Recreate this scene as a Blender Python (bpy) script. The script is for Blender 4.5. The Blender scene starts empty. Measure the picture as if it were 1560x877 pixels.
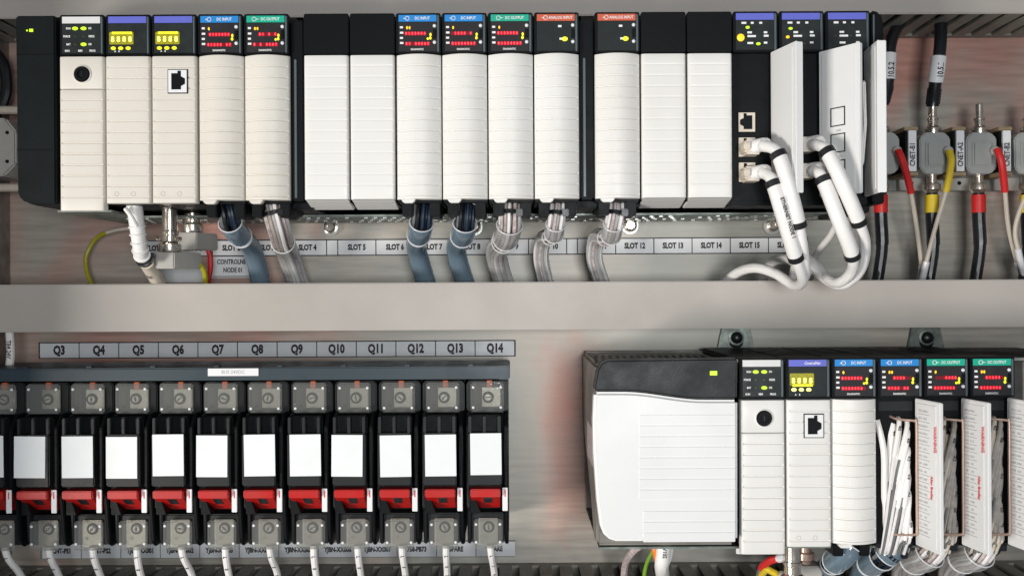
import bpy, bmesh, math, random
from mathutils import Vector, Matrix
random.seed(7)
R = math.radians
SC = bpy.context.scene
COL = SC.collection
# ------------------------------------------------------------------ camera, world, lights
ROLL = 0.00524
CAMD = 874.0          # mm from the mounting panel to the lens
FPX = 1448.0          # focal length in photograph pixels
cam = bpy.data.cameras.new('camera')
cam.sensor_width = 36.0
cam.lens = 36.0 * FPX / 1560.0
cam.clip_start = 0.01
cam.clip_end = 20
camo = bpy.data.objects.new('camera', cam)
camo.location = (0, -CAMD / 1000, 0)
camo.rotation_euler = (R(90), ROLL, 0)
COL.objects.link(camo)
SC.camera = camo
W = bpy.data.worlds.new('World')
SC.world = W
W.use_nodes = True
W.node_tree.nodes['Background'].inputs[0].default_value = (0.86, 0.93, 1.0, 1)
W.node_tree.nodes['Background'].inputs[1].default_value = 0.16


def area(name, loc, target, size, power, col):
    l = bpy.data.lights.new(name, 'AREA')
    l.shape = 'RECTANGLE'
    l.size, l.size_y = size
    l.energy = power
    l.color = col
    o = bpy.data.objects.new(name, l)
    o.location = loc
    d = Vector(target) - Vector(loc)
    o.rotation_euler = d.to_track_quat('-Z', 'Y').to_euler()
    COL.objects.link(o)
    return o


area('room_lamp_low', (-1.9, -1.95, -0.8), (0.1, 0, 0), (0.6, 0.6), 64, (1.0, 0.955, 0.89))
area('room_lamp_front', (0.16, -1.5, -0.02), (0.15, 0, 0.0), (0.34, 0.28), 9.6, (0.97, 0.99, 1.0))
SC.view_settings.view_transform = 'Standard'
SC.view_settings.look = 'None'
SC.view_settings.gamma = 1
SC.view_settings.use_curve_mapping = False
SC.view_settings.exposure = 0.0
SC.cycles.use_denoising = True
SC.cycles.max_bounces = 8
SC.cycles.transparent_max_bounces = 16


# ------------------------------------------------------------------ coordinates
def kk(d):
    return (CAMD - d) / FPX


def P(px, py, d):
    """a point seen at photograph pixel (px, py) that stands d mm in front of the panel -> (x, d, z) in mm"""
    dx, dy = px - 780.0, py - 438.5
    ax, ay = dx - dy * ROLL, dy + dx * ROLL
    return (ax * kk(d), d, -ay * kk(d))


def B(p):
    return Vector((p[0] / 1000, -p[1] / 1000, p[2] / 1000))


# ------------------------------------------------------------------ materials
MATS = {}


def mat(name, col, rough=0.45, metal=0.0, var=0.06, vscale=60.0, bump=0.0, bscale=900.0, emit=0.0, alpha=1.0,
        coat=0.0, col2=None, rvar=0.08, spec=0.5, ior=1.45, trans=0.0, streak=None):
    m = bpy.data.materials.new(name)
    m.use_nodes = True
    nt = m.node_tree
    b = nt.nodes['Principled BSDF']
    b.inputs['Roughness'].default_value = rough
    b.inputs['Metallic'].default_value = metal
    b.inputs['IOR'].default_value = ior
    b.inputs['Specular IOR Level'].default_value = spec
    b.inputs['Coat Weight'].default_value = coat
    b.inputs['Alpha'].default_value = alpha
    b.inputs['Transmission Weight'].default_value = trans
    tc = nt.nodes.new('ShaderNodeTexCoord')
    geo = nt.nodes.new('ShaderNodeNewGeometry')
    mp = nt.nodes.new('ShaderNodeMapping')
    nt.links.new(geo.outputs['Position'], mp.inputs[0])
    if streak:
        mp.inputs['Scale'].default_value = streak
    n = nt.nodes.new('ShaderNodeTexNoise')
    n.inputs['Scale'].default_value = vscale
    n.inputs['Detail'].default_value = 5
    n.inputs['Roughness'].default_value = 0.6
    nt.links.new(mp.outputs[0], n.inputs['Vector'])
    rp = nt.nodes.new('ShaderNodeValToRGB')
    c2 = col2 if col2 else tuple(max(0, c * (1 - 2.2 * var)) for c in col)
    rp.color_ramp.elements[0].position = 0.32
    rp.color_ramp.elements[1].position = 0.68
    rp.color_ramp.elements[0].color = (*c2, 1)
    rp.color_ramp.elements[1].color = (*col, 1)
    nt.links.new(n.outputs['Fac'], rp.inputs[0])
    nt.links.new(rp.outputs[0], b.inputs['Base Color'])
    if rvar:
        mr = nt.nodes.new('ShaderNodeMapRange')
        mr.inputs['From Min'].default_value = 0.3
        mr.inputs['From Max'].default_value = 0.7
        mr.inputs['To Min'].default_value = min(1, rough + rvar)
        mr.inputs['To Max'].default_value = max(0.02, rough - rvar)
        nt.links.new(n.outputs['Fac'], mr.inputs[0])
        nt.links.new(mr.outputs[0], b.inputs['Roughness'])
    if bump:
        n2 = nt.nodes.new('ShaderNodeTexNoise')
        n2.inputs['Scale'].default_value = bscale
        n2.inputs['Detail'].default_value = 3
        nt.links.new(geo.outputs['Position'], n2.inputs['Vector'])
        bp = nt.nodes.new('ShaderNodeBump')
        bp.inputs['Strength'].default_value = bump
        bp.inputs['Distance'].default_value = 0.0004
        nt.links.new(n2.outputs['Fac'], bp.inputs['Height'])
        nt.links.new(bp.outputs[0], b.inputs['Normal'])
    if emit:
        b.inputs['Emission Color'].default_value = (*col, 1)
        b.inputs['Emission Strength'].default_value = emit
    MATS[name] = m
    return m


mat('ivory', (0.76, 0.75, 0.73), 0.42, var=0.04, vscale=11, bump=0.15, col2=(0.72, 0.70, 0.66))
mat('ivory_shaded', (0.70, 0.67, 0.61), 0.45, var=0.04, vscale=11, bump=0.15, col2=(0.65, 0.61, 0.55))  # same plastic; warm, dim light of the left end put into the colour
mat('white_door', (0.76, 0.76, 0.755), 0.38, var=0.02, vscale=25, bump=0.08)
mat('black', (0.006, 0.007, 0.008), 0.45, spec=0.15, var=0.15, vscale=80, bump=0.2)
mat('black_soft', (0.008, 0.011, 0.012), 0.5, spec=0.15, var=0.2, vscale=40, bump=0.3)
mat('charcoal', (0.018, 0.019, 0.021), 0.42, spec=0.3, var=0.15, vscale=60, bump=0.2)
mat('window', (0.028, 0.034, 0.034), 0.22, var=0.2, vscale=120, coat=0.3)
mat('window_warm', (0.035, 0.033, 0.036), 0.25, var=0.2, vscale=120, coat=0.3)
mat('trim_highlight', (0.10, 0.13, 0.14), 0.3, var=0.1)  # ribs and trim; on module headers it paints a bevel highlight
mat('blue', (0.02, 0.25, 0.66), 0.4, var=0.05)
mat('green', (0.01, 0.42, 0.28), 0.4, var=0.05)
mat('orange_red', (0.62, 0.12, 0.06), 0.4, var=0.05)
mat('violet', (0.13, 0.15, 0.60), 0.4, var=0.05)
mat('strip_white', (0.70, 0.70, 0.70), 0.4, var=0.04)
mat('print_white', (0.85, 0.85, 0.85), 0.5, var=0.02)
mat('print_black', (0.02, 0.02, 0.025), 0.6, var=0.1)
mat('print_grey', (0.42, 0.42, 0.44), 0.6, var=0.1)
mat('print_red', (0.75, 0.03, 0.05), 0.6, var=0.05)
mat('led_red', (0.60, 0.004, 0.02), 0.4, emit=0.45, var=0.1, vscale=600)
mat('led_red_dim', (0.20, 0.004, 0.012), 0.4, emit=0.12, var=0.1)
mat('led_red_hot', (1.0, 0.10, 0.13), 0.4, emit=1.6, var=0.1)
mat('led_yellow', (0.75, 0.72, 0.02), 0.4, emit=1.0, var=0.1)
mat('led_yellow_hot', (1.0, 0.98, 0.22), 0.4, emit=1.6, var=0.05)
mat('led_amber', (0.95, 0.50, 0.02), 0.4, emit=0.9, var=0.1)
mat('led_green', (0.45, 0.75, 0.02), 0.4, emit=0.9, var=0.1)
mat('display_glow', (0.30, 0.28, 0.01), 0.4, emit=0.5, var=0.3, vscale=700)
mat('led_off', (0.05, 0.07, 0.03), 0.3, var=0.1)
mat('label_white', (0.80, 0.80, 0.81), 0.42, var=0.03, vscale=30)
mat('label_grey', (0.66, 0.68, 0.71), 0.35, var=0.05, vscale=30)
mat('blank_card', (0.80, 0.82, 0.83), 0.6, var=0.01)
mat('duct_grey', (0.45, 0.415, 0.38), 0.5, var=0.07, vscale=7, bump=0.1)
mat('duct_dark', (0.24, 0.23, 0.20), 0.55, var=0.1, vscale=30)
mat('bar_blue', (0.028, 0.048, 0.062), 0.4, var=0.12, vscale=30)
mat('red', (0.50, 0.008, 0.006), 0.38, var=0.08)
mat('red_tape', (0.60, 0.02, 0.02), 0.45, var=0.1)
mat('yellow_tape', (0.72, 0.52, 0.02), 0.45, var=0.1)
mat('yellow_wire', (0.42, 0.38, 0.02), 0.4, var=0.1)
mat('nickel', (0.80, 0.72, 0.63), 0.22, metal=0.9, var=0.08, vscale=120)
mat('screw_metal', (0.82, 0.79, 0.74), 0.3, metal=0.45, var=0.08)
mat('zinc', (0.52, 0.53, 0.50), 0.35, metal=0.75, var=0.15, vscale=60, bump=0.1)
mat('zinc_green', (0.27, 0.31, 0.28), 0.42, metal=0.4, var=0.3, vscale=90, bump=0.2)
mat('steel_dark', (0.16, 0.15, 0.14), 0.4, metal=0.5, var=0.2, vscale=60)
mat('terminal', (0.62, 0.57, 0.52), 0.34, metal=0.4, var=0.15, vscale=80)
mat('copper_wire', (0.60, 0.42, 0.34), 0.35, metal=0.5, var=0.1)
mat('orange_tab', (0.75, 0.16, 0.06), 0.45, var=0.1)
mat('tap_grey', (0.34, 0.35, 0.34), 0.36, var=0.08, vscale=50, bump=0.2)
mat('case_grey', (0.24, 0.225, 0.20), 0.45, metal=0.3, var=0.15, vscale=40)
mat('tap_light', (0.42, 0.40, 0.37), 0.5, var=0.08, vscale=50, bump=0.2)
mat('tan', (0.34, 0.25, 0.15), 0.5, var=0.12, vscale=80)
mat('beige_wire', (0.56, 0.49, 0.41), 0.45, var=0.06)
mat('white_cable', (0.82, 0.80, 0.78), 0.4, var=0.03)
mat('cream_plug', (0.70, 0.62, 0.52), 0.35, var=0.08)
mat('black_cable', (0.012, 0.014, 0.017), 0.3, var=0.1)
mat('navy_wire', (0.02, 0.035, 0.06), 0.35, var=0.2)
mat('grey_wire', (0.18, 0.19, 0.19), 0.4, var=0.2)
mat('pink_wire', (0.62, 0.52, 0.50), 0.45, var=0.25, vscale=300)
mat('white_wire', (0.78, 0.75, 0.74), 0.42, var=0.06, vscale=300)
mat('tan_wire', (0.50, 0.44, 0.39), 0.45, var=0.2, vscale=200)
mat('grey_sleeve', (0.40, 0.37, 0.34), 0.45, var=0.15, vscale=200)
mat('orange_wire', (0.75, 0.20, 0.03), 0.4, var=0.08)
mat('green_wire', (0.25, 0.50, 0.04), 0.4, var=0.08)
mat('sleeve_rim', (0.66, 0.66, 0.68), 0.3, var=0.05)
mat('pcb_brown', (0.10, 0.08, 0.06), 0.6, var=0.2)


def clear_mat(name, tint, diff, fac, rough):
    m = bpy.data.materials.new(name)
    m.use_nodes = True
    nt = m.node_tree
    out = nt.nodes['Material Output']
    nt.nodes.remove(nt.nodes['Principled BSDF'])
    tr = nt.nodes.new('ShaderNodeBsdfTransparent')
    tr.inputs[0].default_value = (*tint, 1)
    df = nt.nodes.new('ShaderNodeBsdfDiffuse')
    df.inputs[0].default_value = (*diff, 1)
    gl = nt.nodes.new('ShaderNodeBsdfGlossy')
    gl.inputs['Roughness'].default_value = rough
    geo = nt.nodes.new('ShaderNodeNewGeometry')
    nz = nt.nodes.new('ShaderNodeTexNoise')
    nz.inputs['Scale'].default_value = 260
    nt.links.new(geo.outputs['Position'], nz.inputs['Vector'])
    bp = nt.nodes.new('ShaderNodeBump')
    bp.inputs['Strength'].default_value = 0.25
    bp.inputs['Distance'].default_value = 0.0006
    nt.links.new(nz.outputs['Fac'], bp.inputs['Height'])
    nt.links.new(bp.outputs[0], gl.inputs['Normal'])
    m1 = nt.nodes.new('ShaderNodeMixShader')
    m1.inputs[0].default_value = fac
    nt.links.new(tr.outputs[0], m1.inputs[1])
    nt.links.new(df.outputs[0], m1.inputs[2])
    lw = nt.nodes.new('ShaderNodeLayerWeight')
    lw.inputs['Blend'].default_value = 0.5
    pw_ = nt.nodes.new('ShaderNodeMath')
    pw_.operation = 'POWER'
    pw_.inputs[1].default_value = 4.0
    nt.links.new(lw.outputs['Facing'], pw_.inputs[0])
    fr = nt.nodes.new('ShaderNodeMath')
    fr.operation = 'MULTIPLY_ADD'
    fr.inputs[1].default_value = 0.45
    fr.inputs[2].default_value = 0.05
    nt.links.new(pw_.outputs[0], fr.inputs[0])
    m2 = nt.nodes.new('ShaderNodeMixShader')
    nt.links.new(fr.outputs[0], m2.inputs[0])
    nt.links.new(m1.outputs[0], m2.inputs[1])
    nt.links.new(gl.outputs[0], m2.inputs[2])
    nt.links.new(m2.outputs[0], out.inputs[0])
    MATS[name] = m


clear_mat('sleeve_blue', (0.66, 0.78, 0.88), (0.36, 0.50, 0.62), 0.34, 0.12)
clear_mat('sleeve_clear', (0.86, 0.87, 0.87), (0.64, 0.65, 0.65), 0.30, 0.12)
clear_mat('clear_cover', (0.84, 0.85, 0.83), (0.66, 0.66, 0.64), 0.10, 0.06)
PANEL_OFF = (-1.57, 0.27, -0.78)  # shifts the pink tint to where a red reflection lies


def panel_material():
    m = bpy.data.materials.new('passivated_steel')
    m.use_nodes = True
    nt = m.node_tree
    b = nt.nodes['Principled BSDF']
    geo = nt.nodes.new('ShaderNodeNewGeometry')
    mp = nt.nodes.new('ShaderNodeMapping')
    mp.inputs['Scale'].default_value = (1.0, 1, 0.62)
    mp.inputs['Location'].default_value = PANEL_OFF
    mp.inputs['Rotation'].default_value = (0, R(28), 0)
    nt.links.new(geo.outputs['Position'], mp.inputs[0])
    n = nt.nodes.new('ShaderNodeTexNoise')
    n.inputs['Scale'].default_value = 5.2
    n.inputs['Detail'].default_value = 4
    n.inputs['Distortion'].default_value = 0.6
    nt.links.new(mp.outputs[0], n.inputs['Vector'])
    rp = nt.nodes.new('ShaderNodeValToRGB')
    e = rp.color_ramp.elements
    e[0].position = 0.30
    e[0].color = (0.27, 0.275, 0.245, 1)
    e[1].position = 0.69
    e[1].color = (0.52, 0.27, 0.22, 1)  # pink passivation tint that also paints in a red reflection
    x = e.new(0.44)
    x.color = (0.36, 0.35, 0.315, 1)
    x = e.new(0.55)
    x.color = (0.42, 0.38, 0.33, 1)
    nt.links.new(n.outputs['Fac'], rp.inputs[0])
    # rolled grain
    mp2 = nt.nodes.new('ShaderNodeMapping')
    mp2.inputs['Rotation'].default_value = (0, R(35), 0)
    mp2.inputs['Scale'].default_value = (6, 1, 70)
    nt.links.new(geo.outputs['Position'], mp2.inputs[0])
    n2 = nt.nodes.new('ShaderNodeTexNoise')
    n2.inputs['Scale'].default_value = 3
    n2.inputs['Detail'].default_value = 6
    nt.links.new(mp2.outputs[0], n2.inputs['Vector'])
    mx = nt.nodes.new('ShaderNodeMix')
    mx.data_type = 'RGBA'
    mx.blend_type = 'OVERLAY'
    mx.inputs[0].default_value = 0.4
    nt.links.new(rp.outputs[0], mx.inputs[6])
    nt.links.new(n2.outputs['Fac'], mx.inputs[7])
    nt.links.new(mx.outputs[2], b.inputs['Base Color'])
    b.inputs['Metallic'].default_value = 0.4
    mr = nt.nodes.new('ShaderNodeMapRange')
    mr.inputs['To Min'].default_value = 0.38
    mr.inputs['To Max'].default_value = 0.56
    nt.links.new(n2.outputs['Fac'], mr.inputs[0])
    nt.links.new(mr.outputs[0], b.inputs['Roughness'])
    MATS['panel'] = m


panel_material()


# ------------------------------------------------------------------ mesh building
def catmull(pts, n=8):
    out = []
    L = len(pts)
    for i in range(L - 1):
        p0 = pts[max(i - 1, 0)]
        p1, p2 = pts[i], pts[i + 1]
        p3 = pts[min(i + 2, L - 1)]
        for s in range(n):
            t = s / n
            out.append(tuple(0.5 * ((2 * p1[j]) + (-p0[j] + p2[j]) * t + (2 * p0[j] - 5 * p1[j] + 4 * p2[j] - p3[j]) * t * t
                                    + (-p0[j] + 3 * p1[j] - 3 * p2[j] + p3[j]) * t ** 3) for j in range(3)))
    out.append(tuple(pts[-1]))
    return out


def frames(path):
    vs = [Vector(p) for p in path]
    T = []
    for i in range(len(vs)):
        a = vs[max(i - 1, 0)]
        b = vs[min(i + 1, len(vs) - 1)]
        t = (b - a)
        T.append(t.normalized() if t.length > 1e-9 else Vector((0, 0, -1)))
    ref = Vector((1, 0, 0))
    if abs(T[0].dot(ref)) > 0.9:
        ref = Vector((0, 1, 0))
    N = [(ref - T[0] * ref.dot(T[0])).normalized()]
    for i in range(1, len(vs)):
        q = T[i - 1].rotation_difference(T[i])
        nn = q @ N[-1]
        N.append((nn - T[i] * nn.dot(T[i])).normalized())
    return vs, T, N, [T[i].cross(N[i]) for i in range(len(vs))]


FONT_CACHE = {}


def text_geo(s, bold):
    key = (s, bold)
    if key not in FONT_CACHE:
        c = bpy.data.curves.new('t', 'FONT')
        c.body = s
        c.size = 1.0
        c.resolution_u = 2
        c.align_x = 'CENTER'
        c.align_y = 'CENTER'
        c.offset = bold
        o = bpy.data.objects.new('t', c)
        me = o.to_mesh()
        FONT_CACHE[key] = ([(v.co.x, v.co.y) for v in me.vertices], [tuple(p.vertices) for p in me.polygons])
        o.to_mesh_clear()
        bpy.data.objects.remove(o)
        bpy.data.curves.remove(c)
    return FONT_CACHE[key]


class MB:
    def __init__(s):
        s.v, s.f, s.open = [], [], False

    def add(s, vs, fs):
        b = len(s.v)
        s.v += [tuple(v) for v in vs]
        s.f += [tuple(i + b for i in f) for f in fs]
        return s

    def box(s, x0, x1, d0, d1, z0, z1):
        vs = [(x, d, z) for x in (x0, x1) for d in (d0, d1) for z in (z0, z1)]
        return s.add(vs, [(0, 1, 3, 2), (4, 6, 7, 5), (0, 4, 5, 1), (2, 3, 7, 6), (0, 2, 6, 4), (1, 5, 7, 3)])

    def prism(s, poly, d0, d1):
        n = len(poly)
        vs = [(x, d0, z) for x, z in poly] + [(x, d1, z) for x, z in poly]
        return s.add(vs, [tuple(range(n)), tuple(range(2 * n - 1, n - 1, -1))] + [(i, i + n, (i + 1) % n + n, (i + 1) % n) for i in range(n)])

    def prism_x(s, poly, x0, x1):
        """poly in (d, z)"""
        n = len(poly)
        vs = [(x0, d, z) for d, z in poly] + [(x1, d, z) for d, z in poly]
        return s.add(vs, [tuple(range(n)), tuple(range(2 * n - 1, n - 1, -1))] + [(i, i + n, (i + 1) % n + n, (i + 1) % n) for i in range(n)])

    def quadprism(s, a, b, c, d, off):
        """slab: four corners and an offset vector"""
        vs = [a, b, c, d] + [tuple(p[j] + off[j] for j in range(3)) for p in (a, b, c, d)]
        return s.add(vs, [(0, 1, 2, 3), (7, 6, 5, 4), (0, 4, 5, 1), (1, 5, 6, 2), (2, 6, 7, 3), (3, 7, 4, 0)])

    def lathe(s, c, axis, prof, n=16):
        """prof: (r, h) along axis from c"""
        A = Vector(axis).normalized()
        u = A.orthogonal().normalized()
        w = A.cross(u)
        c = Vector(c)
        vs = []
        for r, h in prof:
            for i in range(n):
                a = 2 * math.pi * i / n
                vs.append(tuple(c + A * h + (u * math.cos(a) + w * math.sin(a)) * r))
        fs = []
        for j in range(len(prof) - 1):
            for i in range(n):
                fs.append((j * n + i, j * n + (i + 1) % n, (j + 1) * n + (i + 1) % n, (j + 1) * n + i))
        fs.append(tuple(range(n)))
        fs.append(tuple(range(len(prof) * n - 1, (len(prof) - 1) * n - 1, -1)))
        return s.add(vs, fs)

    def tube(s, path, r, n=10, cap=True, off=None):
        vs, T, N, Bn = frames(path)
        out = []
        for i, p in enumerate(vs):
            rr = r[i] if isinstance(r, (list, tuple)) else r
            c = p
            if off:
                c = p + N[i] * off[0] + Bn[i] * off[1]
            for k in range(n):
                a = 2 * math.pi * k / n
                out.append(tuple(c + (N[i] * math.cos(a) + Bn[i] * math.sin(a)) * rr))
        fs = [(i * n + k, i * n + (k + 1) % n, (i + 1) * n + (k + 1) % n, (i + 1) * n + k) for i in range(len(vs) - 1) for k in range(n)]
        if cap:
            fs.append(tuple(range(n)))
            fs.append(tuple(range(len(vs) * n - 1, (len(vs) - 1) * n - 1, -1)))
        else:
            s.open = True
        return s.add(out, fs)

    def ring(s, c, axis, R0, r, n=18, m=6):
        A = Vector(axis).normalized()
        u = A.orthogonal().normalized()
        w = A.cross(u)
        c = Vector(c)
        vs = []
        for i in range(n):
            a = 2 * math.pi * i / n
            dr = u * math.cos(a) + w * math.sin(a)
            for j in range(m):
                b = 2 * math.pi * j / m
                vs.append(tuple(c + dr * (R0 + r * math.cos(b)) + A * r * math.sin(b)))
        fs = [(i * m + j, ((i + 1) % n) * m + j, ((i + 1) % n) * m + (j + 1) % m, i * m + (j + 1) % m) for i in range(n) for j in range(m)]
        return s.add(vs, fs)

    def text(s, t, size, pos, u=(1, 0, 0), v=(0, 0, 1), bold=0.0, sx=0.85):
        tv, tf = text_geo(t, bold)
        s.open = True
        vs = [tuple(pos[j] + u[j] * a * size * sx + v[j] * b * size for j in range(3)) for a, b in tv]
        return s.add(vs, tf)

    def frame_plate(s, outer, inner, d0, d1):
        """plate with a hole: outer rect (x0,x1,z0,z1), inner polygon"""
        x0, x1, z0, z1 = outer
        cx = sum(p[0] for p in inner) / len(inner)
        cz = sum(p[1] for p in inner) / len(inner)
        # add corners' nearest directions
        op = []
        for (x, z) in inner:
            dx, dz = x - cx, z - cz
            t = min([((x1 - cx) / dx if dx > 0 else (x0 - cx) / dx) if abs(dx) > 1e-9 else 1e9,
                     ((z1 - cz) / dz if dz > 0 else (z0 - cz) / dz) if abs(dz) > 1e-9 else 1e9])
            op.append((cx + dx * t, cz + dz * t))
        for (qx, qz) in ((x0, z0), (x0, z1), (x1, z0), (x1, z1)):
            j = min(range(len(op)), key=lambda i: (op[i][0] - qx) ** 2 + (op[i][1] - qz) ** 2)
            op[j] = (qx, qz)
        n = len(inner)
        vs = []
        for d in (d0, d1):
            vs += [(x, d, z) for x, z in op] + [(x, d, z) for x, z in inner]
        fs = []
        for i in range(n):
            j = (i + 1) % n
            fs += [(i, j, n + j, n + i), (2 * n + i, 3 * n + i, 3 * n + j, 2 * n + j), (i, 2 * n + i, 2 * n + j, j), (n + i, n + j, 3 * n + j, 3 * n + i)]
        return s.add(vs, fs)

    def mesh(s, name, m, origin=(0, 0, 0), bevel=0.0, seg=2, smooth=None, ang=30):
        bm = bmesh.new()
        o = Vector(origin)
        bv = [bm.verts.new(B(Vector(p) - o)) for p in s.v]
        for f in s.f:
            try:
                bm.faces.new([bv[i] for i in f])
            except ValueError:
                pass
        bm.normal_update()
        if not s.open:
            bmesh.ops.recalc_face_normals(bm, faces=bm.faces)
        if bevel:
            bm.normal_update()
            ed = [e for e in bm.edges if len(e.link_faces) == 2 and e.calc_face_angle(0) > R(35)]
            bmesh.ops.bevel(bm, geom=ed, offset=bevel / 1000, segments=seg, affect='EDGES', clamp_overlap=True)
        me = bpy.data.meshes.new(name)
        bm.to_mesh(me)
        bm.free()
        if smooth is None or smooth:
            for p in me.polygons:
                p.use_smooth = True
            try:
                me.set_sharp_from_angle(angle=R(ang))
            except Exception:
                pass
        me.materials.append(MATS[m])
        return me


ORI = {}
CACHE = {}


def link(name, me, parent=None, loc=None):
    o = bpy.data.objects.new(name, me)
    COL.objects.link(o)
    if parent is not None:
        o.parent = parent
        ORI[o] = ORI.get(parent, (0, 0, 0))
    if loc is not None:
        o.location = B(loc)
    return o


def part(name, mb, m, parent, bevel=0.0, seg=2, key=None, ang=30, label=None):
    if key is not None:
        k = (key, m)
        if k not in CACHE:
            CACHE[k] = mb().mesh(name, m, (0, 0, 0), bevel, seg, ang=ang)
        o = link(name, CACHE[k], parent)
    else:
        o = link(name, mb.mesh(name, m, ORI.get(parent, (0, 0, 0)), bevel, seg, ang=ang), parent)
    if label:
        o['label'] = label
    return o


def thing(name, label, cat, loc=(0, 0, 0), group=None):
    o = bpy.data.objects.new(name, None)
    o.empty_display_size = 0.01
    COL.objects.link(o)
    o.location = B(loc)
    o['label'] = label
    o['category'] = cat
    if group:
        o['group'] = group
    ORI[o] = tuple(loc)
    return o


def single(name, mb, m, label, cat, origin, group=None, bevel=0.0, kind=None):
    o = link(name, mb.mesh(name, m, origin, bevel), None, origin)
    if kind:
        o['kind'] = kind
    else:
        o['label'] = label
        o['category'] = cat
        if group:
            o['group'] = group
    return o


def sub(path, t0, t1):
    n = len(path) - 1
    a, b = int(round(t0 * n)), int(round(t1 * n))
    return path[a:b + 1]


def at(path, t):
    i = int(round(t * (len(path) - 1)))
    j = min(i + 1, len(path) - 1)
    i0 = max(i - 1, 0)
    return path[i], tuple(path[j][k] - path[i0][k] for k in range(3))


# ------------------------------------------------------------------ mounting panel and cabinet upright
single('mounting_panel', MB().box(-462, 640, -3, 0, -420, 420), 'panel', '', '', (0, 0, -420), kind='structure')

up = thing('cabinet_upright', 'dark perforated steel upright along the left edge of the panel', 'upright', (-466, 0, -400))
m_ = MB()
z = -400
while z < 400:
    cz = z + 9
    # plate facing right: plane x = -461, holes along z
    n = 10
    hole = [(22 + 4.2 * math.cos(2 * math.pi * i / n + 0.31), cz + 4.2 * math.sin(2 * math.pi * i / n + 0.31)) for i in range(n)]
    mm = MB().frame_plate((0, 44, z, z + 18), hole, 0, 2)
    m_.add([(-463 + d, x + 1, zz) for (x, d, zz) in mm.v], mm.f)
    z += 18
part('perforated_face', m_, 'steel_dark', up)
part('web', MB().box(-520, -470, 1, 60, -400, 400), 'black_soft', up)
single('cabinet_wall', MB().box(-524, -521, 0, 300, -420, 420), 'duct_grey', '', '', (-521, 0, -420), kind='structure')  # unseen cabinet side, its depth set to shade the left end


# ------------------------------------------------------------------ wiring ducts
def finger_mesh():
    return MB().box(-5.6, 5.6, 8, 78, -1, 1)


def duct(label, z0, z1, rows, xa=-520, xb=640):
    t = thing('wiring_duct', label, 'wiring duct', (0, 0, z0))
    part('cover', MB().box(xa, xb, 77, 80, z0, z1), 'duct_grey', t, bevel=0.8)
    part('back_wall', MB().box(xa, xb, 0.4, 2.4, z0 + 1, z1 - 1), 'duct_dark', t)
    if len(rows) == 1:
        zc = z1 - 1.2 if rows[0] < (z0 + z1) / 2 else z0 + 1.2
        part('closed_side', MB().box(xa, xb, 2.6, 76.8, zc - 1, zc + 1), 'duct_dark', t)  # unseen side, closed to keep light out of the slots
    for rz in rows:
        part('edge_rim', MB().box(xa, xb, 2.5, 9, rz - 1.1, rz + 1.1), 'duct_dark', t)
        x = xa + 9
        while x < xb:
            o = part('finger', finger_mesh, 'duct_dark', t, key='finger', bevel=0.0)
            o.location = B((x, 0, rz - z0))
            x += 18
    return t


duct('grey slotted wiring duct along the top edge above the upper rack', 227, 267, [228.2], -520, 640)
duct('grey slotted wiring duct running across the middle between both racks', -34.8, 4.9, [3.2, -33.4])
duct('dark slotted wiring duct along the bottom edge of the panel', -296, -252, [-253.2])

# ------------------------------------------------------------------ rack modules
PW = 34.8
ZD, ZT = 109.4, 140.5     # door top and header top above the door bottom


def door_geo(w, z0, z1, bulge, power, edge=1.2, grooves=(), d0=150, dbase=157.0, gx=(1.6, 1.2), gdep=0.9):
    m = MB()
    xs = [0, 0.25, 0.7, 1.4, 2.2] + [2.2 + (w - 4.4) * i / 10 for i in range(1, 10)] + [w - 2.2, w - 1.4, w - 0.7, w - 0.25, w]
    zs = [z0, z0 + 0.3, z0 + 0.9]
    gs = []
    for g in grooves:
        zs += [g - 1.05, g - 0.75, g - 0.28, g + 0.28, g + 0.75, g + 1.05]
        gs.append(g)
    zs += [z1 - 0.9, z1 - 0.3, z1]
    zs = sorted(zs)
    V = []
    for zz in zs:
        for x in xs:
            t = 2 * x / w - 1
            e = min(x, w - x)
            ez = min(zz - z0, z1 - zz)
            rnd = 0
            if e < edge:
                rnd += edge - math.sqrt(max(0, edge ** 2 - (edge - e) ** 2))
            if ez < edge * 0.8:
                q = edge * 0.8
                rnd += q - math.sqrt(max(0, q ** 2 - (q - ez) ** 2))
            gd = 0
            if gx[0] < x < w - gx[1]:
                for g in gs:
                    if abs(zz - g) < 0.4:
                        gd = gdep
            V.append((x, dbase + bulge * (1 - abs(t) ** power) - rnd - gd, zz))
    nx, nz = len(xs), len(zs)
    F = [(j * nx + i, j * nx + i + 1, (j + 1) * nx + i + 1, (j + 1) * nx + i) for j in range(nz - 1) for i in range(nx - 1)]
    b = len(V)
    per = [i for i in range(nx)] + [j * nx + nx - 1 for j in range(1, nz)] + [(nz - 1) * nx + i for i in range(nx - 2, -1, -1)] + [j * nx for j in range(nz - 2, 0, -1)]
    for i in per:
        V.append((V[i][0], d0, V[i][2]))
    n = len(per)
    F += [(per[i], b + i, b + (i + 1) % n, per[(i + 1) % n]) for i in range(n)]
    F.append(tuple(range(b + n - 1, b - 1, -1)))
    m.add(V, F)
    return m


GR = [ZD - 8.9 - 8.15 * i for i in range(13)]


def rr(x0, x1, z0, z1, r, n=4):
    pts = []
    for cx, cz, a0 in ((x1 - r, z1 - r, 0), (x0 + r, z1 - r, 90), (x0 + r, z0 + r, 180), (x1 - r, z0 + r, 270)):
        for i in range(n + 1):
            a = R(a0 + 90 * i / n)
            pts.append((cx + r * math.cos(a), cz + r * math.sin(a)))
    return pts


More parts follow.
